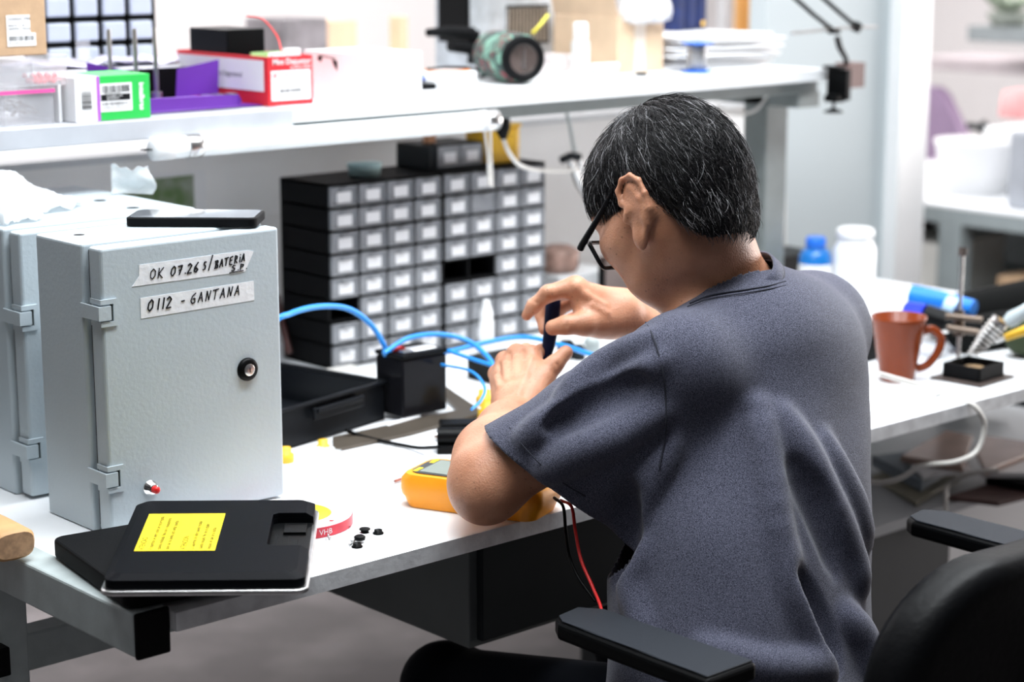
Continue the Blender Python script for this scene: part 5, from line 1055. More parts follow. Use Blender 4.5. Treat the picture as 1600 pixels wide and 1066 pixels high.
upright('tan_plank', 'narrow upright tan plank behind the shelf left of the black holder', 'plank', 624, 638, 25, 3.6, 0.04, mat('peach_card', (0.85, 0.58, 0.40), 0.7))
gl_ = upright('grey_bag', 'dark grey crumpled bag behind the red and white carton', 'bag', 445, 512, 30, 3.5, 0.15, mat('grey_bag_film', (0.20, 0.18, 0.19), 0.5, var=0.4, scale=12))
t = thing('orange_curtain', 'narrow orange curtain hanging far behind the papers', 'curtain', (at(1155, 30, Y=4.6).x, 4.6, 0)); w_ = at(1186, 30, Y=4.6).x-t.location.x
m = MB()
n = 12; vs = []
for k in range(n+1): u = k/n; vs += [(u*w_, 0.03*math.sin(u*12), 0.2), (u*w_, 0.03*math.sin(u*12), 2.6)]
m.add(vs, [(2*k, 2*k+2, 2*k+3, 2*k+1) for k in range(n)], True); o = m.build('cloth', mat('orange_cloth', (0.85, 0.48, 0.16), 0.8), t); o.modifiers.new('s', 'SOLIDIFY').thickness = 0.005
MB().tube([(-0.1, 0, 2.62), (w_+0.1, 0, 2.62)], 0.012, 10).build('rail', M_steel, t); MB().tube([(-0.09, 0, 0), (-0.09, 0, 2.62)], 0.012, 10).build('stand', M_steel_l, t)
dc = thing('far_chair', 'dark rounded chair back far behind the low partition at the left', 'chair', (at(175, 245, Y=4.4).x, 4.4, 0)); q2 = Vector(dc.location)
c_ = at(178, 262, Y=4.4)-q2
o = sdf_mesh('backrest', [ellip(tuple(q2+c_+Vector((0, 0, -0.06))), np.eye(3), (0.16, 0.05, 0.13), 0.02)], 0.012, mat('dark_chair_cloth', (0.07, 0.07, 0.085), 0.9), dc); o.matrix_parent_inverse = Matrix.Translation(q2).inverted()
MB().tube([(c_.x, 0, 0.03), (c_.x, 0, c_.z-0.1)], 0.03, 10).build('post', M_black, dc); MB().lathe([(0, 0), (0.28, 0), (0.28, 0.03), (0, 0.04)], (c_.x, 0, 0), 20).build('base', M_black, dc)
rs_ = MB(); a_ = at(78, 232, Y=4.8); b_ = at(92, 262, Y=4.8); tag(MB().tube([(a_.x, 4.8, a_.z), (b_.x, 4.8, b_.z), (b_.x+0.05, 4.8, 0.0)], 0.02, 8).build('red_pole', M_red), 'slanting red pole far behind the partition near the left edge', 'pole')
# ================================================================ the man at the bench
skin = mat('skin', (0.46, 0.205, 0.115), 0.46, var=0.0, col2=(0.60, 0.295, 0.18), scale=22, bump=0.35, bscale=420, Subsurface_Weight=0.12, Subsurface_Scale=0.01)
skin.node_tree.nodes['Principled BSDF'].inputs['Subsurface Radius'].default_value = (1, 0.35, 0.2)
# freckles on the skin
_nt = skin.node_tree; _v = _nt.nodes.new('ShaderNodeTexVoronoi'); _v.inputs['Scale'].default_value = 130
_tc = [n for n in _nt.nodes if n.type == 'TEX_COORD'][0]; _nt.links.new(_tc.outputs['Object'], _v.inputs['Vector'])
_mr = _nt.nodes.new('ShaderNodeMapRange'); _mr.inputs['From Min'].default_value = 0.10; _mr.inputs['From Max'].default_value = 0.2
_mr.inputs['To Min'].default_value = 0.5; _mr.inputs['To Max'].default_value = 0.0
_nz = _nt.nodes.new('ShaderNodeTexNoise'); _nz.inputs['Scale'].default_value = 18; _nt.links.new(_tc.outputs['Object'], _nz.inputs['Vector'])
_mm = _nt.nodes.new('ShaderNodeMapRange'); _mm.inputs['From Min'].default_value = 0.44; _mm.inputs['From Max'].default_value = 0.54
_nt.links.new(_nz.outputs['Fac'], _mm.inputs['Value']); _nt.links.new(_v.outputs['Distance'], _mr.inputs['Value'])
_mu = _nt.nodes.new('ShaderNodeMath'); _mu.operation = 'MULTIPLY'; _nt.links.new(_mr.outputs['Result'], _mu.inputs[0]); _nt.links.new(_mm.outputs['Result'], _mu.inputs[1])
_mx = _nt.nodes.new('ShaderNodeMix'); _mx.data_type = 'RGBA'; _mx.inputs['B'].default_value = (0.12, 0.05, 0.03, 1)
_old = [l for l in _nt.links if l.to_socket.name == 'Base Color'][0].from_socket
_nt.links.new(_old, _mx.inputs['A']); _nt.links.new(_mu.outputs[0], _mx.inputs['Factor']); _nt.links.new(_mx.outputs['Result'], _nt.nodes['Principled BSDF'].inputs['Base Color'])

person = thing('person', 'person seen from behind in heathered grey t-shirt, bent over the bench holding a screwdriver', 'person', (1.74, 1.50, 0.0))
PO = Vector((1.74, 1.50, 0.0))
# --- head frame
phi = math.radians(48); pp = math.radians(40); az = AZ + phi
HF = Vector((math.cos(pp)*math.cos(az), math.cos(pp)*math.sin(az), -math.sin(pp)))
HU = Vector((math.sin(pp)*math.cos(az), math.sin(pp)*math.sin(az), math.cos(pp)))
HL = HU.cross(HF)
roll = math.radians(-3); HU, HL = (HU*math.cos(roll)+HL*math.sin(roll)), (HL*math.cos(roll)-HU*math.sin(roll))
HC = at(1053, 316, D=2.47)                     # point midway between the ears
HR = [tuple(HF), tuple(HL), tuple(HU)]
def hp(f, l, u): return HC + HF*f + HL*l + HU*u
neckb = at(1143, 482, D=2.53)
SL = at(1066, 572, D=2.375); SR = at(1272, 512, D=2.63)
EL = at(757, 753, D=2.42); WL = at(812, 640, D=2.60)
WR = at(966, 490, D=2.70); ER = Vector((2.075, 1.86, 0.86))
chest = at(1170, 640, D=2.50); waist = at(1160, 860, D=2.44); hip = at(1165, 1120, D=2.42)
B = []
# cranium, face
B += [ellip(hp(-0.010, 0, 0.040), HR, (0.092, 0.072, 0.076), 0.02), ellip(hp(0.035, 0, 0.026), HR, (0.062, 0.064, 0.070), 0.03),
      ellip(hp(0.048, 0, -0.028), HR, (0.050, 0.062, 0.055), 0.03), ellip(hp(0.060, 0, -0.072), HR, (0.036, 0.044, 0.036), 0.03),
      ellip(hp(-0.03, 0, 0.0), HR, (0.062, 0.062, 0.056), 0.03)]
for s in (1, -1):
    B += [rcone(hp(0.004, s*0.051, -0.040), hp(0.062, s*0.030, -0.085), 0.019, 0.018, 0.03),      # jaw
          rcone(hp(0.03, s*0.060, -0.004), hp(0.074, s*0.050, -0.012), 0.013, 0.015, 0.03),      # cheekbone
          rcone(hp(0.060, s*0.050, -0.02), hp(0.070, s*0.040, -0.06), 0.015, 0.015, 0.03),
          rcone(hp(0.084, s*0.018, 0.033), hp(0.075, s*0.050, 0.028), 0.010, 0.009, 0.02),      # brow
          ellip(hp(0.086, s*0.032, 0.012), HR, (0.012, 0.014, 0.010), 0.012, '-'),
          ellip(hp(0.076, s*0.032, 0.012), HR, (0.0125, 0.0125, 0.0125), 0.003)]
B += [rcone(hp(0.092, 0, 0.022), hp(0.104, 0, -0.014), 0.009, 0.010, 0.014), ellip(hp(0.097, 0.010, -0.018), HR, (0.009, 0.008, 0.008), 0.008),
      ellip(hp(0.097, -0.010, -0.018), HR, (0.009, 0.008, 0.008), 0.008),
      ellip(hp(0.094, 0, -0.050), HR, (0.009, 0.022, 0.006), 0.008), ellip(hp(0.093, 0, -0.060), HR, (0.009, 0.019, 0.006), 0.006)]
headB = list(B)
# ears: helix ring, bowl, lobe
def ear(s):
    out = []; al = math.radians(3); tl = math.radians(22)
    fa = HF*math.cos(tl)+HU*math.sin(tl); ua = HU*math.cos(tl)-HF*math.sin(tl)          # ear tipped backwards
    a = fa*math.cos(al)-HL*(s*math.sin(al)); n = HL*(s*math.cos(al))+fa*math.sin(al); c = hp(-0.005, s*0.083, -0.011)
    K = 1.14
    def e(x, y, z): return c+a*(x*K)+n*(y*K)+ua*(z*K)
    E3 = [tuple(a), tuple(n), tuple(ua)]
    out.append(ellip(e(0.000, -0.001, 0.006), E3, (0.0205, 0.0062, 0.0355), 0.003))
    out.append(ellip(e(0.004, -0.001, -0.027), E3, (0.0110, 0.0060, 0.0165), 0.004))                    # lobe
    out.append(ellip(e(0.004, 0.0075, 0.003), E3, (0.0105, 0.0070, 0.0160), 0.003, '-'))                # bowl
    ring = [(0.010, 0.001, 0.006), (0.0175, 0.003, 0.012), (0.0185, 0.003, 0.026), (0.010, 0.003, 0.0365), (-0.003, 0.003, 0.0385), (-0.014, 0.003, 0.031), (-0.0190, 0.003, 0.016), (-0.0180, 0.002, 0.000), (-0.011, 0.001, -0.016), (-0.003, 0.0, -0.030)]
    for p, q in zip(ring[:-1], ring[1:]): out.append(rcone(e(*p), e(*q), 0.0034, 0.0034, 0.003))
    out.append(rcone(e(-0.010, 0.0025, -0.010), e(-0.0105, 0.003, 0.012), 0.0028, 0.0028, 0.005)); out.append(rcone(e(-0.0105, 0.003, 0.012), e(0.002, 0.002, 0.027), 0.0028, 0.0022, 0.005))
    out.append(rcone(e(0.016, 0.002, -0.006), e(0.012, 0.004, 0.000), 0.0045, 0.0035, 0.005))           # tragus
    out.append(rcone(hp(0.002, s*0.066, -0.004), e(0.004, -0.004, 0.004), 0.016, 0.010, 0.010))
    return out
B += ear(1) + ear(-1)
# neck
B += [rcone(hp(-0.030, 0, -0.015), neckb, 0.050, 0.056, 0.03), rcone(hp(0.012, 0, -0.060), neckb+Vector((0.0, 0.03, -0.02)), 0.044, 0.050, 0.04),
      rcone(hp(-0.045, 0.028, -0.005), neckb+(SL-neckb)*0.18, 0.018, 0.022, 0.03), rcone(hp(-0.045, -0.028, -0.005), neckb+(SR-neckb)*0.18, 0.018, 0.022, 0.03),
      rcone(hp(-0.020, 0.055, -0.020), at(1085, 505, D=2.49), 0.014, 0.014, 0.03)]
# torso inside the shirt
B += [rcone(neckb, chest, 0.05, 0.085, 0.03), rcone(chest, waist, 0.09, 0.09, 0.04), rcone(waist, hip, 0.09, 0.10, 0.04),
      rcone(neckb, SL, 0.045, 0.045, 0.04), rcone(neckb, SR, 0.045, 0.045, 0.04)]
# arms
def lerp(a, b, t): return a+(b-a)*t
fdir = (WL-EL).normalized()
B += [rcone(SL, lerp(SL, EL, .5), 0.047, 0.046, 0.03), rcone(lerp(SL, EL, .5), EL+(SL-EL)*0.06, 0.046, 0.043, 0.03), ellip(at(972, 476, D=2.72), np.eye(3), (0.020, 0.020, 0.019), 0.02),
      rcone(EL, lerp(EL, WL, .30), 0.0425, 0.047, 0.03), rcone(lerp(EL, WL, .30), lerp(EL, WL, .65), 0.047, 0.036, 0.03), rcone(lerp(EL, WL, .65), WL, 0.036, 0.0275, 0.03),
      rcone(EL+Vector((-0.012, -0.012, -0.012)), lerp(EL, WL, .3), 0.030, 0.03, 0.03),
      rcone(SR, lerp(SR, ER, .5), 0.050, 0.046, 0.03), rcone(lerp(SR, ER, .5), ER, 0.046, 0.040, 0.03),
      rcone(ER, lerp(ER, WR, .35), 0.041, 0.043, 0.03), rcone(lerp(ER, WR, .35), WR, 0.043, 0.027, 0.03)]
def chain(pts, rs, k=0.006):
    P = [at(a, b, D=c) for a, b, c in pts]
    return [rcone(P[i], P[i+1], rs[i], rs[i+1], k) for i in range(len(P)-1)]
# left hand: back of the hand to the viewer, fingers folded round the work
KL = [(830, 555, 2.655), (807, 551, 2.675), (788, 563, 2.69), (775, 584, 2.70)]
B += chain([(812, 640, 2.60), KL[0]], [0.024, 0.0115], 0.016) + chain([(808, 640, 2.60), KL[1]], [0.024, 0.0120], 0.016)
B += chain([(804, 642, 2.60), KL[2]], [0.024, 0.0115], 0.016) + chain([(800, 643, 2.60), KL[3]], [0.023, 0.0105], 0.016)
B += chain([(822, 615, 2.63), (800, 590, 2.67)], [0.017, 0.015], 0.02)
B += chain([KL[0], (846, 549, 2.695), (858, 566, 2.715), (860, 584, 2.705)], [0.0105, 0.0095, 0.0085, 0.0072])
B += chain([KL[1], (822, 548, 2.725), (842, 572, 2.74), (852, 590, 2.725)], [0.0108, 0.0098, 0.0088, 0.0075])
B += chain([KL[2], (798, 562, 2.74), (822, 588, 2.755), (838, 600, 2.74)], [0.0103, 0.0093, 0.0083, 0.0072])
B += chain([KL[3], (782, 588, 2.74), (802, 606, 2.75), (818, 612, 2.74)], [0.0094, 0.0084, 0.0075, 0.0066])
B += chain([(822, 630, 2.60), (846, 594, 2.625)], [0.022, 0.0155], 0.018) + chain([(846, 594, 2.625), (866, 570, 2.63), (884, 551, 2.635)], [0.0150, 0.0118, 0.0098])
B += chain([(846, 596, 2.625), KL[0]], [0.012, 0.009], 0.014)
# right hand: index over the driver's head, thumb pressing its side
KR = [(899, 448, 2.66), (903, 452, 2.69), (912, 466, 2.71), (922, 482, 2.72)]
B += chain([(966, 487, 2.70), KR[0]], [0.024, 0.0125], 0.016) + chain([(966, 490, 2.70), KR[1]], [0.024, 0.0120], 0.016)
B += chain([(966, 493, 2.70), KR[2]], [0.023, 0.0115], 0.016) + chain([(966, 496, 2.70), KR[3]], [0.022, 0.0105], 0.016)
B += chain([(940, 490, 2.69), (915, 478, 2.69)], [0.018, 0.015], 0.02)
B += chain([KR[0], (856, 459, 2.655), (834, 478, 2.66), (823, 493, 2.665)], [0.0150, 0.0108, 0.0092, 0.0072])
B += chain([KR[1], (862, 465, 2.71), (846, 492, 2.72), (850, 516, 2.71)], [0.0110, 0.0096, 0.0086, 0.0072])
B += chain([KR[2], (876, 480, 2.73), (860, 500, 2.74), (866, 512, 2.725)], [0.0104, 0.0092, 0.0083, 0.0070])
B += chain([KR[3], (892, 500, 2.745), (878, 508, 2.75), (872, 516, 2.74)], [0.0094, 0.0084, 0.0075, 0.0064])
B += chain([(950, 503, 2.68), (914, 506, 2.645)], [0.022, 0.0165], 0.018) + chain([(914, 506, 2.645), (885, 508, 2.64), (864, 512, 2.645)], [0.0155, 0.0125, 0.0105]) + chain([(938, 500, 2.67), (920, 480, 2.67)], [0.018, 0.016], 0.018)
B += chain([(920, 500, 2.66), (905, 462, 2.66)], [0.012, 0.011], 0.014)
# tendons, veins and knuckles on the backs of the hands
HB = [p for p in B[-60:]]
def skin_line(pts, r, op='+', k=0.006):
    hs = [surf_hit(HB, a, b, extra=(-r*0.45 if op == "+" else r*0.5)) for a, b in pts]
    for p, q in zip(hs[:-1], hs[1:]):
        if (p-q).length < 0.05: B.append(rcone(p, q, r, r, k, op))
for pts in ([(808, 618), (820, 590), (829, 562)], [(801, 620), (805, 590), (806, 560)], [(795, 622), (792, 595), (789, 570)], [(789, 625), (781, 605), (776, 590)]): skin_line(pts, 0.0034, '+', 0.007)
for pts in ([(818, 560), (817, 548)], [(797, 563), (796, 552)], [(781, 577), (779, 568)]): skin_line(pts, 0.0022, '-', 0.004)
for pts in ([(868, 566), (873, 577)], [(884, 503), (886, 513)], [(853, 450), (859, 458)], [(835, 470), (841, 476)]): skin_line(pts, 0.0010, '-', 0.002)
for pts in ([(945, 478), (915, 462), (902, 452)], [(948, 490), (925, 478)]): skin_line(pts, 0.0032, '+', 0.007)
for c_ in ((899, 446), (855, 456)): B.append(ellip(surf_hit(HB, *c_, extra=-0.004), np.eye(3), (0.007, 0.007, 0.007), 0.006))
body = sdf_mesh('body', B, 0.0025, skin, person); body.location = -PO
nailm = mat('nail', (0.78, 0.50, 0.42), 0.25)
def nail(px, py, D, dirx, rz, w=0.0045, l=0.006):
    c = surf_hit(B, px, py, extra=-0.0001); n = (Vector((0, 0, ZC))-c).normalized(); a = (_R*dirx[0]-_U*dirx[1]); a = (a-n*a.dot(n)).normalized(); b = n.cross(a)
    m = MB(); R = Matrix((a, b, n)).transposed(); vs = []; fs = []
    for j in range(6):
        r = j/5
        for k in range(16): q = 2*math.pi*k/16; vs.append(c-PO+R @ Vector((l*r*math.cos(q), w*r*math.sin(q), 0.0014*(1-r*r))))
    for j in range(5):
        for k in range(16): fs.append((j*16+k, j*16+(k+1) % 16, (j+1)*16+(k+1) % 16, (j+1)*16+k))
    m.smooth = True; m.add(vs, fs); return m.build('fingernail', nailm, body)
nail(867, 513, 2.6300, (1, 0.1), 0); nail(822, 492, 2.6545, (-0.5, 0.85), 0, 0.0035, 0.005)
# --- shirt
SH = []
def sv(p): return Vector(p)
side = (SR-SL).normalized(); bk = side.cross(Vector((0, 0, 1))).normalized()      # bk points away from the bench front? set below
if bk.dot(Vector((0, 1, 0))) > 0: bk = -bk
def tors(c, a, b, hz, k=0.05):
    R = [tuple(side.normalized()), tuple(bk), (0, 0, 1)]; s2 = Vector((side.x, side.y, 0)).normalized(); R = [tuple(s2), tuple(bk), (0, 0, 1)]
    return ellip(c, R, (a, b, hz), k)
NDIR = (hp(-0.03, 0, -0.02)-neckb).normalized()
TB = [(1188, 560, 2.50, .160, .112), (1180, 610, 2.495, .166, .120), (1174, 680, 2.48, .172, .130), (1165, 770, 2.46, .180, .135), (1158, 880, 2.44, .180, .138), (1160, 1000, 2.42, .182, .142), (1165, 1110, 2.40, .188, .150)]
_tc = [(at(a, b, D=c), aa, bb) for a, b, c, aa, bb in TB][::-1]; _zz = np.array([q[0].z for q in _tc]); _zf = np.linspace(_zz[0]-0.05, _zz[-1]+0.03, 200)
def _sm(v):
    w_ = np.interp(_zf, _zz, v); w_ = np.pad(w_, 14, mode='edge'); return np.convolve(w_, np.ones(29)/29, 'valid')
_cx, _cy, _ca, _cb = (_sm(np.array([q[0].x for q in _tc])), _sm(np.array([q[0].y for q in _tc])), _sm(np.array([q[1] for q in _tc])), _sm(np.array([q[2] for q in _tc])))
_s2 = Vector((side.x, side.y, 0)).normalized()
def torso_sdf(x, y, z):
    zz = np.broadcast_to(z, np.broadcast(x, y, z).shape) if np.ndim(z) == 3 else z
    cx, cy, ca, cb = (np.interp(z, _zf, q) for q in (_cx, _cy, _ca, _cb))
    u = (x-cx)*_s2.x+(y-cy)*_s2.y; v = (x-cx)*bk.x+(y-cy)*bk.y
    k0 = (np.abs(u/ca)**2.4+np.abs(v/cb)**2.4)**(1/2.4); k1 = np.sqrt((u/ca**2)**2+(v/cb**2)**2)
    d = k0*(k0-1)/np.maximum(k1, 1e-6); d = np.maximum(d, -0.08); t = z-_zz[-1]
    return -smin(-d, -t, 0.05)
SH += [(torso_sdf, np.array([1.45, 1.25, 0.44]), np.array([2.15, 1.85, 1.06]), 0.05, '+'), tors(at(1180, 568, D=2.495), 0.150, 0.112, 0.120, 0.03), tors(at(1225, 525, D=2.56), 0.10, 0.085, 0.065, 0.06)]
SH += [rcone(neckb+Vector((0, -0.005, -0.045)), SL, 0.046, 0.052, 0.05), rcone(neckb+Vector((0, -0.005, -0.040)), SR, 0.050, 0.056, 0.05),
       rcone(at(1160, 508, D=2.53), at(1180, 575, D=2.50), 0.058, 0.09, 0.04), rcone(neckb+NDIR*0.07, neckb-NDIR*0.01, 0.0575, 0.0625, 0.030)]
CUF = at(850, 738, D=2.41); CUFR = lerp(SR, ER, 0.8)
SH += [rcone(SL, lerp(SL, EL, .45), 0.055, 0.057, 0.05), rcone(lerp(SL, EL, .45), lerp(SL, EL, 0.98), 0.057, 0.058, 0.03), rcone(at(1010, 655, D=2.40), at(880, 775, D=2.42), 0.058, 0.050, 0.04),
       rcone(SR, CUFR, 0.060, 0.066, 0.05), rcone(at(1040, 640, D=2.43), at(960, 700, D=2.40), 0.07, 0.06, 0.05)]
base = list(SH)
def pxpath(pts, n=4): return [(p.x, p.y) for p in spline([(a, b, 0) for a, b in pts], n)]
def ridge(pts, r, extra, k, op):
    hits = [surf_hit(base, a, b, extra=extra) for a, b in pxpath(pts)]; n = len(hits)
    for i in range(n-1):
        if (hits[i]-hits[i+1]).length < 0.06:
            w0, w1 = (math.sin(math.pi*min(1, max(0.12, j/(n-1)*0.9+0.05)))**0.5 for j in (i, i+1)); SH.append(rcone(hits[i], hits[i+1], r*w0, r*w1, k, op))
for pts, r in [([(1225, 650), (1275, 740), (1325, 850), (1345, 920)], 0.009), ([(1185, 640), (1205, 760), (1235, 900), (1275, 1000), (1290, 1060)], 0.010), ([(1290, 690), (1330, 780), (1352, 850)], 0.008),
               ([(1030, 565), (960, 612), (880, 645), (820, 685)], 0.007), ([(1015, 530), (940, 570), (880, 615)], 0.006), ([(1030, 645), (960, 685), (890, 715), (850, 740)], 0.008),
               ([(1000, 860), (985, 920), (1010, 1000)], 0.008), ([(1050, 700), (1010, 760), (985, 830)], 0.009),
               ([(1320, 960), (1345, 1000), (1360, 1050)], 0.009), ([(1100, 1010), (1200, 1045), (1290, 1040)], 0.009)]:
    ridge(pts, r, -r*0.15, 0.026, '+')
for pts, r in [([(1245, 730), (1280, 800), (1310, 890)], 0.009), ([(985, 770), (975, 850), (960, 900)], 0.013), ([(1000, 595), (930, 632), (860, 668)], 0.007), ([(1250, 900), (1290, 980), (1310, 1040)], 0.010)]:
    ridge(pts, r, r*0.75, 0.022, '-')
def cloth_warp(P):
    x, y, z = P[:, 0], P[:, 1], P[:, 2]; u = x*side.x+y*side.y
    low = np.clip((0.92-z)/0.25, 0, 1)
    return 0.0020*low*np.sin(46*u+7*z)+0.0008*np.sin(22*z+30*u)+0.0005*np.sin(60*z-33*u)
armd = (EL-SL).normalized(); armr = (ER-SR).normalized()
cu0 = np.array(CUF); cr0 = np.array(CUFR); NB = np.array(neckb+NDIR*0.024); col_n = np.array((NDIR-bk*0.40).normalized())
_sa = armd.dot(_F); _ss = math.sqrt(1-_sa*_sa)
adn = np.array((_R*(-0.615*_ss)-_U*(0.788*_ss)+_F*_sa)); arn = np.array(armr)
def open_shirt(P):
    a = ((P-cu0)@adn > 0) & (np.linalg.norm(P-cu0, axis=1) < 0.15)
    b = ((P-cr0)@arn > 0) & (np.linalg.norm(P-cr0, axis=1) < 0.13)
    dn = (P-NB)@col_n; c = (dn > 0.0) & (np.linalg.norm(P-NB-dn[:, None]*col_n, axis=1) < 0.082)
    return a | b | c | (P[:, 2] < 0.50)
cloth = mat('heather_cloth', (0.014, 0.016, 0.029), 0.95, var=0.0, col2=(0.150, 0.155, 0.215), scale=1000, lo=0.36, hi=0.68, bump=0.4, bscale=900, spec=0.1, Sheen_Weight=0.2)
shirt = sdf_mesh('shirt', SH, 0.0035, cloth, person, warp=cloth_warp, carve=open_shirt, planes=[(cu0, adn), (cr0, arn), (NB, col_n), (np.array([1.76, 1.5, 0.50]), np.array([0, 0, 1.0]))]); shirt.location = -PO
so = shirt.modifiers.new('thick', 'SOLIDIFY'); so.thickness = 0.002; so.offset = -1
# seams: armhole, sleeve hem, collar band
seamm = mat('dark_seam_thread', (0.02, 0.022, 0.035), 0.9)
def seam(pts, r=0.0011, extra=0.0, m_=None, name='seam'):
    hits = [surf_hit(SH, a, b, extra=extra+0.0018) for a, b in pts]; good = [hits[0]]
    for h_ in hits[1:]:
        if (h_-good[-1]).length < 0.06: good.append(h_)
    o = MB().tube(spline(good, 5), r, 6).build(name, m_ or seamm, shirt); return o
seam([(1009, 504), (1017, 518), (1028, 550), (1036, 585), (1040, 620), (1041, 655), (1038, 690), (1030, 730)], 0.0012, 0.0002)
seam([(1078, 474), (1105, 463), (1135, 457), (1164, 453), (1200, 447), (1228, 440)], 0.0011, 0.0004); seam([(1074, 479), (1105, 468), (1135, 462), (1164, 458), (1200, 452), (1228, 446)], 0.0007, 0.0004)
hl = mat('raised_cloth_fold', (0.10, 0.11, 0.15), 0.95)
seam([(796, 668), (815, 694), (845, 726), (880, 755), (915, 776)], 0.0008, 0.0)
# collar band: a ring of ribbed cloth around the neck opening
rb_ = MB(); ringn = Vector(col_n).normalized(); u_ = ringn.cross(Vector((0, 0, 1))).normalized(); v_ = ringn.cross(u_)
rr_ = []
for k in range(72):
    a = 2*math.pi*k/72; d = u_*math.cos(a)+v_*math.sin(a); rs = np.linspace(0.03, 0.12, 180); vv = evals(SH, NB-np.array(ringn)*0.002+rs[:, None]*np.array(d)); vb = evals(B, NB+np.array(ringn)*0.006+rs[:, None]*np.array(d)); i = int(np.argmax((vv > 0) & (vb > 0.002))); rr_.append(rs[i] if vv[i] > 0 else 0.075)
rr_ = np.array(rr_)
for _ in range(6): rr_ = (np.roll(rr_, 1)+rr_+np.roll(rr_, -1))/3
P0 = []
for k in range(72):
    a = 2*math.pi*k/72; d = u_*math.cos(a)+v_*math.sin(a)
    P0.append([Vector(NB)+ringn*off+d*(rr_[k]+dr) for off, dr in ((-0.006, 0.0022), (-0.001, 0.0014), (0.006, -0.0002), (0.0125, -0.0022))])
vs = [q-PO for row in P0 for q in row]; fs = [(4*k+j, 4*((k+1) % 72)+j, 4*((k+1) % 72)+j+1, 4*k+j+1) for k in range(72) for j in range(3)]
rb_.smooth = True; rb_.add(vs, fs); ro = rb_.build('collar', cloth, person); s_ = ro.modifiers.new('s', 'SOLIDIFY'); s_.thickness = 0.0026; s_.offset = 0
MB().tube([row[0]-PO+ringn*0.002 for row in P0]+[P0[0][0]-PO+ringn*0.002], 0.0012, 6).build('collar_stitching', seamm, ro)
for o_ in shirt.children: o_.matrix_parent_inverse = Matrix.Translation(PO-PO)
# --- hair
CAPE = [ellip(hp(-0.012, 0, 0.040), HR, (0.098, 0.079, 0.084), 0.02), ellip(hp(0.036, 0, 0.034), HR, (0.064, 0.069, 0.074), 0.03),
        ellip(hp(-0.042, 0, 0.008), HR, (0.066, 0.072, 0.058), 0.03), ellip(hp(-0.050, 0, -0.030), HR, (0.040, 0.062, 0.050), 0.03), ellip(hp(-0.040, 0, -0.062), HR, (0.036, 0.058, 0.036), 0.02)]
KF = np.array([-0.13, -0.075, -0.052, -0.044, -0.036, -0.026, -0.016, 0.000, 0.010, 0.016, 0.024, 0.030, 0.036, 0.048, 0.062, 0.080, 0.11])
KU = np.array([-0.100, -0.092, -0.085, -0.066, -0.046, -0.018, 0.014, 0.040, 0.030, -0.006, -0.012, 0.000, 0.020, 0.036, 0.050, 0.060, 0.062])
Hm = np.array([tuple(HF), tuple(HL), tuple(HU)]); HCn = np.array(HC)
def not_hair(P):
    q = (P-HCn)@Hm.T; return q[:, 2] < np.interp(q[:, 0], KF, KU)
M_hair = mat('black_hair', (0.005, 0.005, 0.006), 0.42, spec=0.22, var=0.3, scale=60, bump=0.6, bscale=260)
M_grey = mat('grey_hair', (0.34, 0.34, 0.36), 0.4, var=0.1)
M_hair2 = mat('dark_brown_grey_hair', (0.030, 0.026, 0.027), 0.4, var=0.2)
cap = sdf_mesh('hair', CAPE, 0.003, M_hair, person, carve=not_hair); cap.location = -PO
def grow(n, seed):
    rng = np.random.default_rng(seed); q = rng.normal(size=(n*3, 3)); q /= np.linalg.norm(q, axis=1)[:, None]
    # project along rays from the head centre to the cap surface
    c0 = HCn+np.array(hp(-0.01, 0, 0.03)-HC); t = np.full(len(q), 0.0); lo_ = np.zeros(len(q)); hi_ = np.full(len(q), 0.16)
    for _ in range(14):
        mid = (lo_+hi_)/2; v = evals(CAPE, c0+q@Hm*mid[:, None]); lo_ = np.where(v < 0, mid, lo_); hi_ = np.where(v < 0, hi_, mid)
    P = c0+q@Hm*hi_[:, None]; P = P[~not_hair(P)][:n]
    def grad(P):
        e = 0.0015; g = np.stack([evals(CAPE, P+e*np.eye(3)[i])-evals(CAPE, P-e*np.eye(3)[i]) for i in range(3)], 1); return g/np.maximum(np.linalg.norm(g, axis=1), 1e-6)[:, None]
    loc = (P-HCn)@Hm.T; cr_ = np.array([-0.035, 0.012, 0.118]); d = loc-cr_; d[:, 2] *= 0.6
    front = np.clip((loc[:, 0]-0.00)/0.06, 0, 1)[:, None]
    d = d/np.maximum(np.linalg.norm(d, axis=1), 1e-5)[:, None]; d = d*(1-0.0*front)+front*np.array([0.35, 0.25, -0.45])
    d[:, 2] -= 0.55*np.clip((0.09-loc[:, 2])/0.06, 0, 1)
    d += rng.normal(size=d.shape)*0.16; dirs = d@Hm; L = rng.uniform(0.022, 0.050, len(P))*np.where(loc[:, 2] < 0.0, 0.5, 1.0); nst = 7; out = [P-0.001*grad(P)]; cur = P.copy(); curl = rng.normal(size=P.shape)*0.30
    lift = rng.uniform(0.0005, 0.0042, len(P)); wild = rng.random(len(P)) < 0.05; lift = np.where(wild, lift+0.004, lift)
    for s in range(1, nst):
        g = grad(cur); dd = dirs-(dirs*g).sum(1)[:, None]*g; dd /= np.maximum(np.linalg.norm(dd, axis=1), 1e-6)[:, None]
        cur = cur+dd*(L/nst)[:, None]; v = evals(CAPE, cur); g = grad(cur); tgt = lift*math.sin(math.pi*min(1.0, (s+1)/nst)*0.62)
        cur = cur+g*(tgt-v)[:, None]; dirs = dd+curl*0.32*L[:, None]/0.03; out.append(cur.copy())
    return np.stack(out, 1)
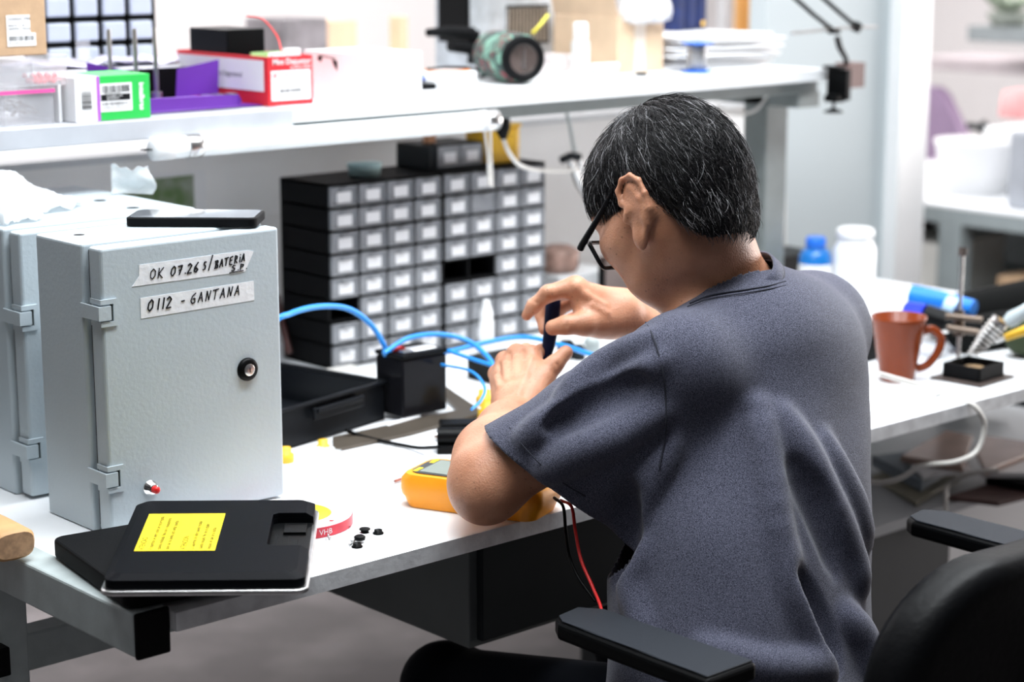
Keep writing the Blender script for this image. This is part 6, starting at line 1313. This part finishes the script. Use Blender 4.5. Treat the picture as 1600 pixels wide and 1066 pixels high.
def strands(P, width, name, m_, seed):
    rng = np.random.default_rng(seed); n, s, _ = P.shape; T = np.gradient(P, axis=1); T /= np.maximum(np.linalg.norm(T, axis=2), 1e-7)[..., None]
    A_ = np.cross(T, np.array([0.3, 0.5, 0.81])); A_ /= np.maximum(np.linalg.norm(A_, axis=2), 1e-6)[..., None]; B_ = np.cross(T, A_)
    wd = width*rng.uniform(0.6, 1.3, (n, 1))*np.linspace(1.0, 0.25, s)[None, :]
    V = np.stack([P+(A_*math.cos(a)+B_*math.sin(a))*wd[..., None] for a in (0, 2.094, 4.189)], 2).reshape(-1, 3)-np.array(PO)
    base = (np.arange(n)[:, None]*s*3+np.arange(s-1)[None, :]*3)[..., None]; k = np.arange(3); k2 = (k+1) % 3
    F = np.stack([base+k, base+k2, base+k2+3, base+k+3], -1).reshape(-1, 4)
    me = bpy.data.meshes.new(name); me.vertices.add(len(V)); me.vertices.foreach_set('co', V.astype(np.float32).ravel()); me.loops.add(len(F)*4); me.loops.foreach_set('vertex_index', F.astype(np.int32).ravel())
    me.polygons.add(len(F)); me.polygons.foreach_set('loop_start', np.arange(0, len(F)*4, 4, dtype=np.int32)); me.update(calc_edges=True); me.polygons.foreach_set('use_smooth', [True]*len(me.polygons)); me.materials.append(m_)
    o = bpy.data.objects.new(name, me); COL.objects.link(o); o.parent = cap; o.location = PO; return o
strands(grow(15000, 1), 0.00042, 'hair_strands', M_hair, 1)
strands(grow(4000, 2), 0.00036, 'hair_strands', M_hair2, 2)
o_ = strands(grow(2400, 3), 0.00032, 'grey_hair_strands', M_grey, 3); o_['label'] = 'scattered grey hairs'
# --- trousers and shoes (mostly under the bench)
hipL = hip+side*(-0.085); hipR = hip+side*0.085; knL = Vector((1.66, 1.98, 0.455)); knR = Vector((2.02, 1.98, 0.455)); anL = Vector((1.64, 1.95, 0.10)); anR = Vector((2.06, 1.95, 0.10))
hipL.z = hipR.z = 0.535
TR = [ellip((hip.x, hip.y-0.01, 0.56), [tuple(side), tuple(bk), (0, 0, 1)], (0.17, 0.125, 0.085), 0.04), rcone(hipL, knL, 0.080, 0.055, 0.04), rcone(hipR, knR, 0.080, 0.055, 0.04), rcone(knL, anL, 0.058, 0.045, 0.03), rcone(knR, anR, 0.058, 0.045, 0.03)]
tz = sdf_mesh('trousers', TR, 0.008, mat('dark_denim', (0.003, 0.004, 0.007), 0.9, spec=0.1), person); tz.location = -PO
for an in (anL, anR):
    o_ = sdf_mesh('shoe', [rcone(an+Vector((0, -0.04, -0.052)), an+Vector((0, 0.14, -0.06)), 0.040, 0.032, 0.02), rcone(an+Vector((0, 0, 0.02)), an+Vector((0, 0, -0.05)), 0.042, 0.04, 0.03)], 0.006, M_black, person); o_.location = -PO
# --- glasses
gs = thing('eyeglasses', 'black framed eyeglasses worn low on the nose by the seated person', 'glasses', tuple(hp(0.10, 0, 0.0)))
GO = Vector(gs.location); M_gf = mat('black_acetate', (0.008, 0.008, 0.009), 0.25)
def hg_(f, l, u): return hp(f, l, u)-GO
for s in (1, -1):
    MB().tube([hg_(0.103, s*0.0785, 0.006), hg_(0.095, s*0.080, 0.008), hg_(0.05, s*0.0805, 0.020), hg_(0.004, s*0.080, 0.036), hg_(-0.014, s*0.079, 0.034), hg_(-0.026, s*0.080, 0.012)], [0.0046, 0.0046, 0.0036, 0.0026, 0.0022, 0.0018], 8, flat=1.0).build('temple', M_gf, gs)
    loop = [(0.106-0.012*(abs(x)/0.03)**2*(1 if x > 0 else 0.2)-0.003, s*(0.043+x), -0.008+y) for x, y in rrect(0.060, 0.038, 0.014, 5)]
    MB().tube([hg_(*q) for q in loop]+[hg_(*loop[0])], 0.0028, 8).build('rim', M_gf, gs)
    m = MB(); m.add([hg_(*q) for q in loop], [tuple(range(len(loop)))], False); o_ = m.build('lens', mat('clear_lens', (0.9, 0.92, 0.95), 0.03, var=0, Alpha=0.22), gs)
MB().tube([hg_(0.103, 0.013, 0.0), hg_(0.107, 0, 0.003), hg_(0.103, -0.013, 0.0)], 0.0022, 8).build('bridge', M_gf, gs)
# --- screwdriver
sd = thing('screwdriver', 'dark navy handled screwdriver held upright between the two hands', 'screwdriver', tuple(at(864, 470, D=2.685))); q2 = Vector(sd.location)
MB().tube([at(865, 466, D=2.685)-q2, at(864, 480, D=2.685)-q2, at(861, 515, D=2.684)-q2, at(857, 540, D=2.684)-q2, at(853, 560, D=2.684)-q2, at(851, 572, D=2.684)-q2], [0.0095, 0.0105, 0.0100, 0.0088, 0.0066, 0.0050], 16).build('handle', mat('navy_grip', (0.006, 0.009, 0.028), 0.35), sd)
MB().tube([at(851, 571, D=2.684)-q2, at(846, 612, D=2.684)-q2], 0.0025, 10).build('shaft', M_chrome, sd)
p_ = at(846, 616, D=2.70)
tag(MB().box((0, 0, -0.012), (0.05, 0.04, 0.022)).build('black_module', M_black, bevel=0.002, loc=tuple(p_)), 'small black module held in the left hand under the screwdriver tip', 'module')
# ================================================================ office chair
ch = thing('office_chair', 'black office chair with padded armrests and a rounded backrest under the seated person', 'office chair', (1.83, 1.46, 0))
CH = Vector((1.83, 1.46, 0)); M_leather = mat('black_leather', (0.003, 0.0033, 0.004), 0.45, bump=0.25, bscale=120, spec=0.12)
M_mesh = bpy.data.materials.new('ribbed_armrest_pad'); M_mesh.use_nodes = True; nt = M_mesh.node_tree; bs = nt.nodes['Principled BSDF']; bs.inputs['Roughness'].default_value = 0.5; bs.inputs['Specular IOR Level'].default_value = 0.15
wv = nt.nodes.new('ShaderNodeTexWave'); wv.inputs['Scale'].default_value = 210; tc = nt.nodes.new('ShaderNodeTexCoord'); nt.links.new(tc.outputs['Object'], wv.inputs['Vector']); cr = nt.nodes.new('ShaderNodeValToRGB')
cr.color_ramp.elements[0].color = (0.008, 0.009, 0.011, 1); cr.color_ramp.elements[1].color = (0.045, 0.052, 0.065, 1); nt.links.new(wv.outputs['Fac'], cr.inputs[0]); nt.links.new(cr.outputs[0], bs.inputs['Base Color'])
bp_ = nt.nodes.new('ShaderNodeBump'); bp_.inputs['Strength'].default_value = 0.6; bp_.inputs['Distance'].default_value = 0.001; nt.links.new(wv.outputs['Fac'], bp_.inputs['Height']); nt.links.new(bp_.outputs['Normal'], bs.inputs['Normal'])
I3 = np.eye(3)
def shape(nm, prims, h, m_):
    o = sdf_mesh(nm, prims, h, m_, ch); o.location = -CH; return o
shape('seat', [ellip((1.83, 1.50, 0.435), I3, (0.26, 0.27, 0.045), 0.02), ellip((1.83, 1.35, 0.43), I3, (0.24, 0.16, 0.05), 0.06)], 0.008, M_leather)
def back_sdf():
    def f(x, y, z):
        yy = y-(1.175-0.55*(x-1.855)**2*(-1)-0.02)      # slight wrap towards the sitter
        q0 = np.abs(x-1.855)-0.275+0.15; q1 = np.abs(z-0.60)-0.232+0.15
        d2 = np.sqrt(np.maximum(q0, 0)**2+np.maximum(q1, 0)**2)+np.minimum(np.maximum(q0, q1), 0)-0.15
        d3 = np.abs(yy)-0.028
        return np.sqrt(np.maximum(d2+0.028, 0)**2+np.maximum(d3+0.016, 0)**2)+np.minimum(np.maximum(d2+0.028, d3+0.016), 0)-0.022
    return (f, np.array([1.56, 1.08, 0.35]), np.array([2.15, 1.29, 0.86]), 0.02, '+')
shape('backrest', [back_sdf()], 0.007, M_leather)
shape('back_cushion', [ellip((1.92, 1.110, 0.66), I3, (0.15, 0.028, 0.12), 0.02)], 0.007, M_leather)
def arm(tipx, ytip, yend, zt, wdt, flip):
    m = MB(); pts = [(tipx-wdt/2+0.012, ytip), (tipx+wdt/2-0.02, ytip+0.006), (tipx+wdt/2, ytip-0.02), (tipx+wdt/2+0.004, yend), (tipx-wdt/2-0.004, yend), (tipx-wdt/2, ytip-0.018)]
    m.prism([(a-CH.x, b-CH.y) for a, b in pts], zt-0.022, zt); o = m.build('armrest', M_black, ch, 0.006, 3)
    m = MB(); m.prism([((a-tipx)*0.90+tipx-CH.x, (b-(ytip+yend)/2)*0.965+(ytip+yend)/2-CH.y) for a, b in pts], zt, zt+0.0022); m.build('armrest_pad', M_mesh, o, 0.001)
    MB().b2((tipx-0.018-CH.x, -0.12, 0.42), (tipx+0.018-CH.x, -0.06, zt-0.023)).build('armrest_post', M_black, ch, 0.004)
    MB().b2((min(tipx, CH.x)-CH.x, -0.11, 0.395), (max(tipx, CH.x)-CH.x, -0.07, 0.42)).build('armrest_bracket', M_black, ch, 0.004)
arm(1.520, 1.588, 1.335, 0.700, 0.072, 1)
arm(2.143, 1.560, 1.30, 0.700, 0.072, -1)
MB().b2((-0.03, -0.36, 0.36), (0.03, -0.0, 0.385)).b2((-0.03, -0.36, 0.36), (0.03, -0.335, 0.55)).build('back_support', M_black, ch, 0.003)
MB().tube([(0, 0, 0.08), (0, 0, 0.39)], [0.03, 0.022], 16).build('gas_column', M_black, ch)
for k in range(5):
    a = math.radians(72*k+20); e = (0.30*math.cos(a), 0.30*math.sin(a))
    MB().tube([(0, 0, 0.10), (e[0], e[1], 0.070)], [0.026, 0.016], 8).build('base_spoke', M_black, ch)
    MB().tube([(e[0]-0.014, e[1], 0.026), (e[0]+0.014, e[1], 0.026)], 0.026, 16).build('caster', M_black, ch)
